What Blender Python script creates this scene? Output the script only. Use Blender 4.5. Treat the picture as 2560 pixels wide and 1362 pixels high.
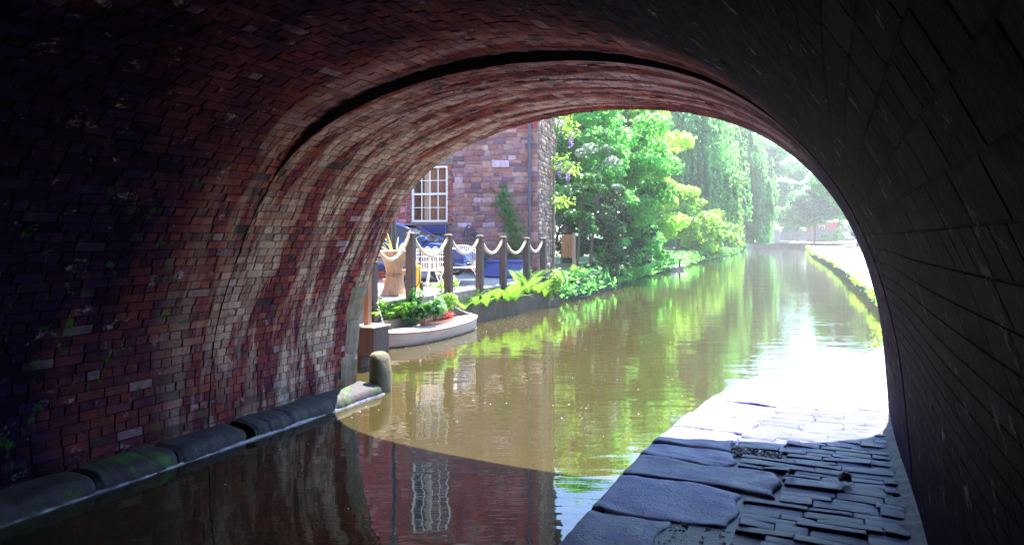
import bpy, math, random
import numpy as np
from mathutils import Matrix, Vector

for o in list(bpy.data.objects):
    bpy.data.objects.remove(o, do_unlink=True)
sc = bpy.context.scene
COL = sc.collection
R = math.radians
PI = math.pi

# ------------------------------------------------------------------ camera, sky, sun, exposure
CAM_H = 1.95
HAZE = 0.0010
CAM_F = 1750.0 / 2560.0
YAW = math.atan(810.0 / 1750.0)
cam_data = bpy.data.cameras.new("camera")
cam_data.sensor_width = 36.0
cam_data.lens = 36.0 * CAM_F
cam_data.shift_y = -87.0 / 2560.0
cam_data.clip_start = 0.05
cam_data.clip_end = 3000.0
cam = bpy.data.objects.new("camera", cam_data)
COL.objects.link(cam)
cam.location = (0, 0, CAM_H)
cam.rotation_euler = (R(90), 0, YAW)
sc.camera = cam

SUN_EL = R(63)
SUN_AZ = R(-4)            # measured from +Y (the tunnel axis) towards +X
world = bpy.data.worlds.new("World")
sc.world = world
world.use_nodes = True
wn = world.node_tree
bg = wn.nodes["Background"]
sky = wn.nodes.new("ShaderNodeTexSky")
sky.sky_type = 'NISHITA'
sky.sun_disc = False
sky.sun_elevation = SUN_EL
sky.sun_rotation = SUN_AZ
sky.air_density = 1.0
sky.dust_density = 0.3
sky.ozone_density = 6.0
wn.links.new(sky.outputs[0], bg.inputs[0])
bg.inputs[1].default_value = 0.13
sun_d = bpy.data.lights.new("sun", 'SUN')
sun_d.energy = 5.0
sun_d.angle = R(0.5)
sun_d.color = (1.0, 0.93, 0.82)
sun = bpy.data.objects.new("sun", sun_d)
COL.objects.link(sun)
sdir = Vector((math.sin(SUN_AZ) * math.cos(SUN_EL), math.cos(SUN_AZ) * math.cos(SUN_EL), math.sin(SUN_EL)))
sun.rotation_euler = sdir.to_track_quat('Z', 'Y').to_euler()
sun.location = (10, 60, 60)
sc.view_settings.view_transform = 'Standard'
sc.view_settings.look = 'None'
sc.view_settings.exposure = 2.75
sc.view_settings.gamma = 1.0
sc.render.engine = 'CYCLES'
sc.cycles.max_bounces = 10
sc.cycles.diffuse_bounces = 5
sc.cycles.glossy_bounces = 4
sc.cycles.transparent_max_bounces = 8
sc.cycles.use_denoising = True
sc.cycles.blur_glossy = 1.0
sc.cycles.sample_clamp_indirect = 12.0

# ------------------------------------------------------------------ helpers
rng = np.random.default_rng(7)
rnd = random.Random(11)
TF = {}


def thing(name, label, cat, loc=(0, 0, 0), rz=0.0, group=None, kind=None):
    o = bpy.data.objects.new(name, None)
    o.empty_display_size = 0.2
    COL.objects.link(o)
    o.location = loc
    o.rotation_euler = (0, 0, rz)
    TF[o.name] = Matrix.Translation(loc) @ Matrix.Rotation(rz, 4, 'Z')
    tag(o, label, cat, group, kind)
    return o


def tag(o, label=None, cat=None, group=None, kind=None):
    if label: o["label"] = label
    if cat: o["category"] = cat
    if group: o["group"] = group
    if kind: o["kind"] = kind
    return o


def mk_mesh(name, V, F, smooth=False, tint=None, bk=None, nrm=None):
    V = np.asarray(V, dtype=np.float32).reshape(-1, 3)
    me = bpy.data.meshes.new(name)
    if isinstance(F, np.ndarray) and F.ndim == 2:
        n, k = F.shape
        me.vertices.add(len(V))
        me.vertices.foreach_set("co", V.ravel())
        me.loops.add(n * k)
        me.loops.foreach_set("vertex_index", F.astype(np.int32).ravel())
        me.polygons.add(n)
        me.polygons.foreach_set("loop_start", np.arange(0, n * k, k, dtype=np.int32))
        me.polygons.foreach_set("loop_total", np.full(n, k, dtype=np.int32))
        me.update(calc_edges=True)
    else:
        me.from_pydata(V.tolist(), [], [list(map(int, f)) for f in F])
    if smooth:
        me.polygons.foreach_set("use_smooth", np.ones(len(me.polygons), dtype=bool))
    if tint is not None:
        a = me.attributes.new("tint", 'FLOAT_COLOR', 'POINT')
        c = np.ones((len(V), 4), dtype=np.float32)
        c[:, :3] = tint
        a.data.foreach_set("color", c.ravel())
    if bk is not None:
        a = me.attributes.new("bk", 'FLOAT_VECTOR', 'POINT')
        a.data.foreach_set("vector", np.asarray(bk, dtype=np.float32).ravel())
    me.update()
    if nrm is not None:
        me.polygons.foreach_set("use_smooth", np.ones(len(me.polygons), dtype=bool))
        me.normals_split_custom_set_from_vertices(np.asarray(nrm, dtype=np.float32).reshape(-1, 3).tolist())
    return me


def M(name, VF, mat, parent=None, smooth=False, world=True, tint=None, bk=None, kind=None, nrm=None):
    """one mesh object; vertices in world space unless world=False (parent's space)"""
    V, F = VF
    V = np.asarray(V, dtype=np.float64).reshape(-1, 3)
    tf = Matrix.Identity(4)
    if parent is not None:
        tf = TF[parent.name]
        if world:
            inv = np.array(tf.inverted())
            V = V @ inv[:3, :3].T + inv[:3, 3]
    me = mk_mesh(name, V, F, smooth, tint, bk, nrm)
    if mat is not None:
        me.materials.append(MT[mat] if isinstance(mat, str) else mat)
    o = bpy.data.objects.new(name, me)
    COL.objects.link(o)
    if parent is not None:
        o.parent = parent
    TF[o.name] = tf
    if kind: o["kind"] = kind
    return o


def inst(name, me, parent=None, loc=(0, 0, 0), rot=(0, 0, 0), scale=(1, 1, 1)):
    o = bpy.data.objects.new(name, me)
    COL.objects.link(o)
    if parent is not None:
        o.parent = parent
    o.location = loc
    o.rotation_euler = rot
    o.scale = scale
    return o


def join(parts):
    Vs, Fs, off = [], [], 0
    for V, F in parts:
        V = np.asarray(V, dtype=np.float64).reshape(-1, 3)
        Vs.append(V)
        Fs.extend([[i + off for i in f] for f in F])
        off += len(V)
    return np.concatenate(Vs), Fs


def xf(VF, loc=(0, 0, 0), rz=0.0, mat=None):
    V, F = VF
    V = np.asarray(V, dtype=np.float64).reshape(-1, 3)
    m = mat if mat is not None else (Matrix.Translation(loc) @ Matrix.Rotation(rz, 4, 'Z'))
    m = np.array(m)
    return V @ m[:3, :3].T + m[:3, 3], F


def box(x0, x1, y0, y1, z0, z1, b=0.0):
    if b <= 0:
        V = [(x0, y0, z0), (x1, y0, z0), (x1, y1, z0), (x0, y1, z0), (x0, y0, z1), (x1, y0, z1), (x1, y1, z1), (x0, y1, z1)]
        F = [(3, 2, 1, 0), (4, 5, 6, 7), (0, 1, 5, 4), (1, 2, 6, 5), (2, 3, 7, 6), (3, 0, 4, 7)]
        return np.array(V, float), F
    lo = (x0, y0, z0); hi = (x1, y1, z1)
    V = []; idx = {}
    for i in (0, 1):
        for j in (0, 1):
            for k in (0, 1):
                c = [(lo, hi)[(i, j, k)[a]][a] for a in range(3)]
                inn = [c[a] + (b if (i, j, k)[a] == 0 else -b) for a in range(3)]
                for a in range(3):
                    p = list(inn); p[a] = c[a]
                    idx[(i, j, k, a)] = len(V); V.append(p)
    F = []
    for a in range(3):
        u, w = [q for q in range(3) if q != a]
        for s in (0, 1):
            f = []
            for (p, q) in ((0, 0), (1, 0), (1, 1), (0, 1)):
                key = [0, 0, 0]; key[a] = s; key[u] = p; key[w] = q
                f.append(idx[(*key, a)])
            if (s == 1) == (a == 1): f.reverse()
            F.append(f)
    for a in range(3):                         # edges along axis a
        u, w = [q for q in range(3) if q != a]
        for p in (0, 1):
            for q in (0, 1):
                k0 = [0, 0, 0]; k0[u] = p; k0[w] = q
                k1 = list(k0); k1[a] = 1
                F.append([idx[(*k0, u)], idx[(*k1, u)], idx[(*k1, w)], idx[(*k0, w)]])
    for i in (0, 1):
        for j in (0, 1):
            for k in (0, 1):
                F.append([idx[(i, j, k, 0)], idx[(i, j, k, 1)], idx[(i, j, k, 2)]])
    return np.array(V, float), F


def frame_of(d):
    d = np.asarray(d, float); d = d / (np.linalg.norm(d) + 1e-12)
    a = np.array([0, 0, 1.0]) if abs(d[2]) < 0.9 else np.array([1.0, 0, 0])
    u = np.cross(a, d); u /= np.linalg.norm(u)
    return u, np.cross(d, u)


def tube(path, r, n=8, caps=True):
    P = np.asarray(path, float); m = len(P)
    r = np.broadcast_to(np.asarray(r, float), (m,))
    T = np.gradient(P, axis=0) if m > 2 else np.repeat((P[1:] - P[:1]), 2, 0)
    u, v = frame_of(T[0])
    V = []
    for i in range(m):
        t = T[i] / (np.linalg.norm(T[i]) + 1e-12)
        u = u - t * np.dot(u, t); u /= (np.linalg.norm(u) + 1e-12); v = np.cross(t, u)
        for k in range(n):
            a = 2 * PI * k / n
            V.append(P[i] + r[i] * (math.cos(a) * u + math.sin(a) * v))
    F = []
    for i in range(m - 1):
        for k in range(n):
            k2 = (k + 1) % n
            F.append((i * n + k, i * n + k2, (i + 1) * n + k2, (i + 1) * n + k))
    if caps:
        F.append(tuple(reversed(range(n)))); F.append(tuple(range((m - 1) * n, m * n)))
    return np.array(V), F


def lathe(prof, n=24, c=(0, 0), cap=True):
    V, F = [], []
    for (r, z) in prof:
        for k in range(n):
            a = 2 * PI * k / n
            V.append((c[0] + r * math.cos(a), c[1] + r * math.sin(a), z))
    for i in range(len(prof) - 1):
        for k in range(n):
            k2 = (k + 1) % n
            F.append((i * n + k, i * n + k2, (i + 1) * n + k2, (i + 1) * n + k))
    if cap:
        F.append(tuple(reversed(range(n)))); F.append(tuple(range((len(prof) - 1) * n, len(prof) * n)))
    return np.array(V, float), F


def gridsurf(nu, nv, fn):
    V = [fn(i / (nu - 1), j / (nv - 1)) for i in range(nu) for j in range(nv)]
    F = [(i * nv + j, (i + 1) * nv + j, (i + 1) * nv + j + 1, i * nv + j + 1) for i in range(nu - 1) for j in range(nv - 1)]
    return np.array(V, float), F


def extrude_poly(pts, z0, z1):
    n = len(pts)
    V = [(x, y, z0) for x, y in pts] + [(x, y, z1) for x, y in pts]
    F = [tuple(reversed(range(n))), tuple(range(n, 2 * n))] + [(i, (i + 1) % n, n + (i + 1) % n, n + i) for i in range(n)]
    return np.array(V, float), F


def project(P):
    P = np.asarray(P, float)
    c, s = math.cos(YAW), math.sin(YAW)
    xc = c * P[..., 0] + s * P[..., 1]
    d = -s * P[..., 0] + c * P[..., 1]
    dd = np.where(d > 0.1, d, 0.1)
    return 1280 + 1750 * xc / dd, 594 - 1750 * (P[..., 2] - CAM_H) / dd, d

# ------------------------------------------------------------------ materials
MT = {}


class NG:
    def __init__(self, name):
        self.m = bpy.data.materials.new(name); self.m.use_nodes = True
        self.t = self.m.node_tree; self.n = self.t.nodes; self.b = self.n["Principled BSDF"]
        self.out = self.n["Material Output"]; MT[name] = self.m
        self._tc = None

    def l(self, a, b): self.t.links.new(a, b)

    def tc(self):
        if self._tc is None: self._tc = self.n.new("ShaderNodeTexCoord")
        return self._tc.outputs["Object"]

    def attr(self, name, out="Color"):
        a = self.n.new("ShaderNodeAttribute"); a.attribute_name = name
        return a.outputs[out]

    def mapping(self, src, scale):
        mp = self.n.new("ShaderNodeMapping"); mp.inputs["Scale"].default_value = scale
        self.l(src, mp.inputs["Vector"]); return mp.outputs[0]

    def noise(self, src, scale, detail=4, rough=0.6, dist=0.0):
        t = self.n.new("ShaderNodeTexNoise"); t.inputs["Scale"].default_value = scale
        t.inputs["Detail"].default_value = detail; t.inputs["Roughness"].default_value = rough
        t.inputs["Distortion"].default_value = dist
        self.l(src, t.inputs["Vector"]); return t.outputs["Fac"]

    def ramp(self, fac, a, b, c0=(0, 0, 0, 1), c1=(1, 1, 1, 1)):
        r = self.n.new("ShaderNodeValToRGB")
        r.color_ramp.elements[0].position = a; r.color_ramp.elements[1].position = b
        r.color_ramp.elements[0].color = c0; r.color_ramp.elements[1].color = c1
        self.l(fac, r.inputs[0]); return r.outputs[0]

    def mix(self, fac, a, b, mode='MIX'):
        x = self.n.new("ShaderNodeMix"); x.data_type = 'RGBA'; x.blend_type = mode
        for s, v in ((x.inputs[0], fac), (x.inputs[6], a), (x.inputs[7], b)):
            if hasattr(v, "is_linked"): self.l(v, s)
            elif isinstance(v, (int, float)): s.default_value = v
            else: s.default_value = (*v, 1) if len(v) == 3 else v
        return x.outputs[2]

    def math(self, op, a, b=0.5):
        x = self.n.new("ShaderNodeMath"); x.operation = op
        for s, v in ((x.inputs[0], a), (x.inputs[1], b)):
            if hasattr(v, "is_linked"): self.l(v, s)
            else: s.default_value = v
        return x.outputs[0]

    def bump(self, h, strength=0.5, dist=0.01, normal=None):
        b = self.n.new("ShaderNodeBump"); b.inputs["Strength"].default_value = strength
        b.inputs["Distance"].default_value = dist
        self.l(h, b.inputs["Height"])
        if normal is not None: self.l(normal, b.inputs["Normal"])
        return b.outputs[0]

    def setp(self, col=None, rough=None, normal=None, metal=None, spec=None):
        for k, v in (("Base Color", col), ("Roughness", rough), ("Normal", normal), ("Metallic", metal), ("Specular IOR Level", spec)):
            if v is None: continue
            if hasattr(v, "is_linked"): self.l(v, self.b.inputs[k])
            elif isinstance(v, (int, float)): self.b.inputs[k].default_value = v
            else: self.b.inputs[k].default_value = (*v, 1)
        return self.m


def pm(name, col, rough=0.6, var=0.35, scale=8.0, bump=0.3, bdist=0.004, bscale=None, metal=0.0, spec=0.5, stretch=(1, 1, 1), col2=None, rvar=0.15):
    g = NG(name)
    c = g.mapping(g.tc(), stretch)
    n1 = g.noise(c, scale, 5, 0.65)
    dark = tuple(x * (1 - var) for x in col)
    lite = col2 if col2 else tuple(min(1, x * (1 + var)) for x in col)
    cc = g.ramp(n1, 0.3, 0.7, (*dark, 1), (*lite, 1))
    n2 = g.noise(c, bscale or scale * 4, 4, 0.7)
    rr = g.math('ADD', g.math('MULTIPLY', n2, rvar * 2), rough - rvar)
    g.setp(cc, rr, g.bump(n2, bump, bdist) if bump > 0 else None, metal, spec)
    return g.m


def leafmat(name, col, tcol, rough=0.45, var=0.5, nscale=0.6, tw=0.45):
    g = NG(name)
    n = g.noise(g.tc(), nscale, 3, 0.6)
    a = g.ramp(n, 0.3, 0.7, (*[x * (1 - var) for x in col], 1), (*[x * (1 + var) for x in col], 1))
    g.setp(a, rough, None, None, 0.4)
    tr = g.n.new("ShaderNodeBsdfTranslucent")
    b = g.ramp(n, 0.3, 0.7, (*[x * (1 - var) for x in tcol], 1), (*[min(1, x * (1 + var)) for x in tcol], 1))
    g.l(b, tr.inputs[0])
    ms = g.n.new("ShaderNodeMixShader"); ms.inputs[0].default_value = tw
    g.l(g.b.outputs[0], ms.inputs[1]); g.l(tr.outputs[0], ms.inputs[2]); g.l(ms.outputs[0], g.out.inputs[0])
    return g.m


# bridge brick: per-brick tint, soot with painted shade, lime streaks running down the curve, algae
def brick_mat():
    g = NG("brick")
    tint = g.attr("tint"); bk = g.attr("bk", "Vector")        # bk = (distance along tunnel, distance round the arch, random)
    fine = g.noise(g.mapping(bk, (1, 1, 0)), 55, 4, 0.7)
    blot = g.noise(g.mapping(bk, (1, 1, 0)), 14, 4, 0.7)
    c = g.mix(g.ramp(blot, 0.35, 0.75), tint, g.mix(0.55, tint, (0.02, 0.012, 0.02)))
    # soot in drifting patches
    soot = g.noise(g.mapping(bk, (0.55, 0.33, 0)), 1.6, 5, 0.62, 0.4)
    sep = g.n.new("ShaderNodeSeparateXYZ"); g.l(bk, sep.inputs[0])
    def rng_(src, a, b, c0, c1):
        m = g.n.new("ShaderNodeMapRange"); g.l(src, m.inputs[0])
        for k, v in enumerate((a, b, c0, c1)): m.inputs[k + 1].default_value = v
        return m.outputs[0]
    # shade painted into the brick colour, deepening inside and on the towpath haunch
    soot_shade = g.math('ADD', soot, g.math('ADD', rng_(sep.outputs[0], 4.8, 2.8, 0.0, 0.56), rng_(sep.outputs[1], 4.8, 3.2, 0.0, 0.42)))
    c = g.mix(g.math('MULTIPLY', g.ramp(soot_shade, 0.46, 0.92), 0.955), c, g.mix(sep.outputs[2], (0.003, 0.0018, 0.012), (0.0115, 0.0065, 0.036)))
    # thin pale scuffs drawn out along the towpath side
    scf = g.noise(g.mapping(bk, (0.9, 13, 0)), 1.0, 5, 0.7)
    scp = g.noise(g.mapping(bk, (0.5, 1.4, 0)), 1.1, 3, 0.6)
    scm = g.math('MULTIPLY', g.math('MULTIPLY', g.ramp(scf, 0.52, 0.72), g.ramp(scp, 0.45, 0.62)), rng_(sep.outputs[1], 4.8, 3.8, 0.0, 0.3))
    c = g.mix(scm, c, (0.07, 0.055, 0.10))
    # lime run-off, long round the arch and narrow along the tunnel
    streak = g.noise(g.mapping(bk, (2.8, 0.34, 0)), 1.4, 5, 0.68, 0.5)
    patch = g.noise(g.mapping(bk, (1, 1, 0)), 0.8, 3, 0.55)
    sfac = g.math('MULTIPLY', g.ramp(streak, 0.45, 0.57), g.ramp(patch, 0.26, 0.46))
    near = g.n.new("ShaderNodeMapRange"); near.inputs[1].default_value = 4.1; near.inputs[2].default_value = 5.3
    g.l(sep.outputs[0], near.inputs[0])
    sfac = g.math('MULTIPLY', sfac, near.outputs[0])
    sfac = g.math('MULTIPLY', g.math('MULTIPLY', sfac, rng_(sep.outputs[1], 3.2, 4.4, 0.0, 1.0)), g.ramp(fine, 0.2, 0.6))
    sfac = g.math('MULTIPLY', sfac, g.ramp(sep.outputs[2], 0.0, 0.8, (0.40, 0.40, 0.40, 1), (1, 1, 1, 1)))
    c = g.mix(g.math('MULTIPLY', sfac, 0.88), c, g.mix(rng_(sep.outputs[1], 6.6, 8.2, 0.0, 1.0), (0.74, 0.56, 0.60), (0.66, 0.54, 0.43)))  # lime also made pinker and stronger to paint the glow round the mouth
    wp = g.noise(g.mapping(bk, (2.2, 2.6, 0)), 2.1, 6, 0.72)
    c = g.mix(g.math('MULTIPLY', g.ramp(wp, 0.60, 0.72), 0.6), c, (0.5, 0.42, 0.44))
    # algae low down on the left wall
    alg = g.n.new("ShaderNodeMapRange"); alg.inputs[1].default_value = 7.6; alg.inputs[2].default_value = 9.0
    g.l(sep.outputs[1], alg.inputs[0])
    an = g.noise(g.mapping(bk, (1.5, 1, 0)), 4.0, 5, 0.7)
    af = g.math('MULTIPLY', alg.outputs[0], g.ramp(an, 0.58, 0.68))
    c = g.mix(g.math('MULTIPLY', af, 0.75), c, (0.03, 0.11, 0.02))
    h = g.math('ADD', g.math('MULTIPLY', fine, 0.6), g.math('MULTIPLY', blot, 0.9))
    g.setp(c, g.math('ADD', g.math('MULTIPLY', blot, 0.3), 0.65), g.bump(h, 0.8, 0.0045), None, 0.02)


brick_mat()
pm("mortar", (0.035, 0.025, 0.032), 0.9, 0.5, 3, 0.8, 0.01, 30)
pm("outer_brick", (0.22, 0.09, 0.06), 0.85, 0.5, 3, 0.6, 0.01, 20)
# squared stone of jamb and plinth with moss
def stone_mat(name, col, moss, rough=0.7, sc=5):
    g = NG(name)
    n1 = g.noise(g.tc(), sc, 6, 0.7); n2 = g.noise(g.tc(), sc * 8, 5, 0.7); n3 = g.noise(g.tc(), sc * 0.7, 5, 0.7)
    c = g.ramp(n1, 0.3, 0.72, (*[x * 0.45 for x in col], 1), (*[x * 1.35 for x in col], 1))
    c = g.mix(g.math('MULTIPLY', g.ramp(n3, 0.54, 0.62), moss), c, (0.035, 0.10, 0.012))
    h = g.math('ADD', n1, g.math('MULTIPLY', n2, 0.5))
    g.setp(c, g.math('ADD', g.math('MULTIPLY', n2, 0.5), rough - 0.25), g.bump(h, 0.7, 0.012), None, 0.45)


stone_mat("jamb_stone", (0.20, 0.155, 0.12), 0.5)
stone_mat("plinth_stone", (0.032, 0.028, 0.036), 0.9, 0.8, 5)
stone_mat("mossy_stone", (0.10, 0.09, 0.055), 0.9, 0.9, 6)
# towpath stone: worn, damp gritstone
def sett_mat(name, col, wet):
    g = NG(name)
    oi = g.n.new("ShaderNodeObjectInfo")
    vec = g.n.new("ShaderNodeVectorMath"); vec.operation = 'ADD'
    g.l(g.tc(), vec.inputs[0])
    mul = g.math('MULTIPLY', oi.outputs["Random"], 40.0)
    g.l(mul, vec.inputs[1])
    p = vec.outputs[0]
    n1 = g.noise(p, 5, 6, 0.7); n2 = g.noise(p, 60, 4, 0.75); n3 = g.noise(p, 26, 2, 0.5)
    v = g.math('ADD', g.math('MULTIPLY', oi.outputs["Random"], 0.4), g.math('MULTIPLY', n1, 0.8))
    c = g.ramp(v, 0.25, 0.85, (*[x * 0.55 for x in col], 1), (*[x * 1.35 for x in col], 1))
    c = g.mix(g.ramp(n3, 0.66, 0.70), c, (0.015, 0.013, 0.015))
    g.setp(c, g.ramp(n1, 0.3, 0.7, (wet, wet, wet, 1), (wet + 0.3, wet + 0.3, wet + 0.3, 1)), g.bump(g.math('ADD', g.math('MULTIPLY', n2, 1.6), g.math('MULTIPLY', n1, 2.0)), 0.9, 0.008), None, 0.7)


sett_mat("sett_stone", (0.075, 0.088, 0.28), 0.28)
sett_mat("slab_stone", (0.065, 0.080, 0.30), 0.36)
pm("wet_rubble", (0.12, 0.12, 0.14), 0.22, 0.7, 22, 1.0, 0.012, 40, spec=0.7)
pm("joint_dirt", (0.045, 0.045, 0.07), 0.45, 0.5, 20, 1.0, 0.01, 70)
pm("path_gravel", (0.29, 0.26, 0.22), 0.9, 0.25, 1.2, 0.6, 0.006, 60)
pm("grass_ground", (0.07, 0.12, 0.03), 0.95, 0.5, 0.8, 0.6, 0.02, 20)
pm("bank_soil", (0.07, 0.055, 0.04), 0.95, 0.5, 2, 0.8, 0.03, 12)
pm("bed", (0.05, 0.04, 0.025), 0.95, 0.3, 1, 0)
pm("terrace_gravel", (0.36, 0.33, 0.29), 0.95, 0.2, 3, 0.6, 0.006, 60)


def water_mat():
    g = NG("water")
    c = g.n.new("ShaderNodeMapping"); c.vector_type = 'TEXTURE'
    c.inputs["Rotation"].default_value = (0, 0, YAW); c.inputs["Scale"].default_value = (3.2, 1, 1)
    g.l(g.tc(), c.inputs[0]); p = c.outputs[0]
    w1 = g.noise(p, 7.0, 2, 0.5, 0.3); w2 = g.noise(p, 2.0, 2, 0.5, 0.2); w3 = g.noise(p, 22, 2, 0.5)
    patch = g.ramp(g.noise(g.tc(), 0.35, 3, 0.6), 0.35, 0.65, (0.35, 0.35, 0.35, 1), (1, 1, 1, 1))
    h = g.math('ADD', g.math('MULTIPLY', w1, 1.0), g.math('ADD', g.math('MULTIPLY', w2, 2.2), g.math('MULTIPLY', w3, 0.14)))
    h = g.math('MULTIPLY', h, patch)
    silt = g.noise(g.tc(), 0.25, 4, 0.6)
    col = g.ramp(silt, 0.3, 0.7, (0.029, 0.0245, 0.0095, 1), (0.040, 0.033, 0.0125, 1))
    g.setp(col, 0.02, g.bump(h, 1.0, 0.0036), None, 1.0)
    g.b.inputs["IOR"].default_value = 1.36


water_mat()
pm("dark_timber", (0.055, 0.035, 0.032), 0.75, 0.5, 4, 0.7, 0.006, 30, stretch=(4, 4, 0.6))
pm("brown_timber", (0.20, 0.10, 0.05), 0.6, 0.4, 5, 0.5, 0.004, 30, stretch=(4, 4, 0.5))
pm("fascia_timber", (0.26, 0.20, 0.17), 0.8, 0.35, 4, 0.6, 0.004, 30, stretch=(1, 4, 0.5))
pm("deck_timber", (0.42, 0.38, 0.35), 0.8, 0.25, 4, 0.5, 0.003, 30, stretch=(5, 0.5, 1))
def rope_mat():
    g = NG("rope")
    n = g.noise(g.tc(), 90, 3, 0.7)
    g.setp(g.ramp(n, 0.3, 0.7, (0.34, 0.27, 0.18, 1), (0.72, 0.64, 0.50, 1)), 0.9, g.bump(n, 1.0, 0.01))
rope_mat()
pm("boat_deck", (0.46, 0.43, 0.40), 0.5, 0.12, 6, 0.2, 0.002, 60)
pm("boat_hull", (0.34, 0.28, 0.24), 0.5, 0.25, 3, 0.3, 0.002, 40, stretch=(0.5, 0.5, 4))
pm("boat_trim", (0.26, 0.10, 0.06), 0.45, 0.3, 8, 0.3, 0.002, 40)
pm("rattan", (0.28, 0.18, 0.11), 0.6, 0.4, 14, 0.6, 0.004, 50, stretch=(1, 1, 0.15))
pm("white_metal", (0.80, 0.76, 0.72), 0.4, 0.12, 12, 0.2, 0.002, 60)
pm("terracotta", (0.45, 0.19, 0.09), 0.8, 0.25, 8, 0.4, 0.003, 60)
pm("yellow_plastic", (0.75, 0.50, 0.03), 0.4, 0.12, 6, 0.1, 0.002, 50)
pm("black_metal", (0.02, 0.02, 0.024), 0.4, 0.3, 6, 0.2, 0.002, 50)
pm("galvanised", (0.45, 0.46, 0.48), 0.4, 0.25, 12, 0.2, 0.002, 50, metal=0.8)
pm("car_paint", (0.012, 0.035, 0.16), 0.16, 0.08, 2, 0, spec=0.8)
pm("tyre", (0.02, 0.02, 0.02), 0.8, 0.2, 10, 0.3)
pm("alloy", (0.60, 0.58, 0.56), 0.32, 0.1, 8, 0, metal=0.7)
pm("lamp_glass", (0.75, 0.77, 0.8), 0.12, 0.05, 8, 0)
pm("dark_glass", (0.015, 0.018, 0.024), 0.06, 0.1, 3, 0, spec=0.8, rvar=0.0)
pm("white_paint", (0.78, 0.77, 0.75), 0.45, 0.08, 8, 0.15, 0.002, 50)
pm("curtain", (0.26, 0.13, 0.08), 0.9, 0.35, 10, 0.3, 0.01, 20, stretch=(3, 3, 0.3))
pm("daylight_strip", (0.75, 0.62, 0.42), 0.9, 0.2, 10, 0.3, 0.01, 20, stretch=(3, 3, 0.3))
pm("dark_room", (0.03, 0.028, 0.03), 0.9, 0.2, 3, 0)
pm("slate", (0.10, 0.10, 0.115), 0.7, 0.3, 6, 0.4, 0.01, 20)
pm("lead_pipe", (0.07, 0.07, 0.10), 0.5, 0.3, 6, 0.2)
pm("house_mortar", (0.30, 0.20, 0.19), 0.95, 0.3, 5, 0.6, 0.008, 40)
def house_stone():
    g = NG("house_stone")
    tint = g.attr("tint")
    n1 = g.noise(g.tc(), 9, 6, 0.7); n2 = g.noise(g.tc(), 40, 4, 0.7)
    c = g.mix(g.ramp(n1, 0.35, 0.7), g.mix(0.5, tint, (0.06, 0.04, 0.04)), tint)
    g.setp(c, 0.85, g.bump(g.math('ADD', n1, n2), 0.8, 0.02), None, 0.3)
house_stone()
def pane_mat():
    g = NG("pane_glass")
    g.setp((0.9, 0.9, 0.92), 0.02, None, None, 0.5)
    tr = g.n.new("ShaderNodeBsdfTransparent")
    gl = g.n.new("ShaderNodeBsdfGlossy"); gl.inputs[1].default_value = 0.03
    fr = g.n.new("ShaderNodeFresnel"); fr.inputs[0].default_value = 1.6
    ms = g.n.new("ShaderNodeMixShader")
    g.l(fr.outputs[0], ms.inputs[0]); g.l(tr.outputs[0], ms.inputs[1]); g.l(gl.outputs[0], ms.inputs[2]); g.l(ms.outputs[0], g.out.inputs[0])
pane_mat()
pm("bark", (0.10, 0.075, 0.055), 0.9, 0.5, 6, 0.9, 0.02, 20, stretch=(3, 3, 0.6))
pm("pale_bark", (0.22, 0.18, 0.14), 0.9, 0.4, 6, 0.9, 0.02, 20, stretch=(3, 3, 0.6))
leafmat("leaf_sycamore", (0.05, 0.18, 0.06), (0.20, 0.72, 0.12), nscale=0.5, tw=0.62)
leafmat("leaf_dark", (0.02, 0.07, 0.025), (0.03, 0.12, 0.02), nscale=0.6, tw=0.3)
leafmat("leaf_bright", (0.085, 0.23, 0.04), (0.40, 0.84, 0.10), nscale=0.4, tw=0.62)
leafmat("leaf_willow", (0.05, 0.19, 0.09), (0.26, 0.70, 0.18), nscale=0.25, tw=0.6)
leafmat("leaf_far", (0.05, 0.17, 0.08), (0.22, 0.62, 0.18), nscale=0.12, tw=0.6)
leafmat("leaf_fern", (0.08, 0.23, 0.03), (0.32, 0.66, 0.06), nscale=3, var=0.5)
leafmat("leaf_glossy", (0.03, 0.11, 0.025), (0.06, 0.25, 0.02), rough=0.25, nscale=4, tw=0.25)
leafmat("leaf_climber", (0.04, 0.17, 0.03), (0.10, 0.42, 0.03), nscale=2, var=0.3)
leafmat("leaf_flax", (0.45, 0.33, 0.05), (0.6, 0.45, 0.06), nscale=5, var=0.4, tw=0.3)
leafmat("leaf_silver", (0.20, 0.26, 0.22), (0.10, 0.2, 0.06), nscale=2, var=0.3, tw=0.2)
leafmat("petal_lilac", (0.42, 0.28, 0.62), (0.45, 0.3, 0.65), nscale=4, var=0.3)
leafmat("petal_white", (0.75, 0.70, 0.66), (0.6, 0.55, 0.5), nscale=4, var=0.15)
leafmat("petal_red", (0.5, 0.04, 0.04), (0.5, 0.05, 0.05), nscale=4, var=0.2)
pm("fence_wood", (0.20, 0.19, 0.22), 0.85, 0.25, 1.5, 0.3)
pm("pale_board", (0.36, 0.31, 0.30), 0.85, 0.2, 1.5, 0.3)
pm("red_render", (0.38, 0.08, 0.07), 0.8, 0.25, 1, 0.2)
pm("rooftile", (0.20, 0.09, 0.07), 0.8, 0.3, 2, 0.4)
pm("feather_grey", (0.22, 0.18, 0.15), 0.7, 0.4, 20, 0.3)
pm("feather_black", (0.015, 0.015, 0.018), 0.6, 0.2, 20, 0.2)
pm("feather_white", (0.72, 0.69, 0.65), 0.7, 0.1, 20, 0.2)
pm("pollen", (0.75, 0.73, 0.66), 0.8, 0.1, 20, 0)
pm("rock", (0.08, 0.075, 0.08), 0.7, 0.4, 12, 0.8, 0.01, 50)
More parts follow.
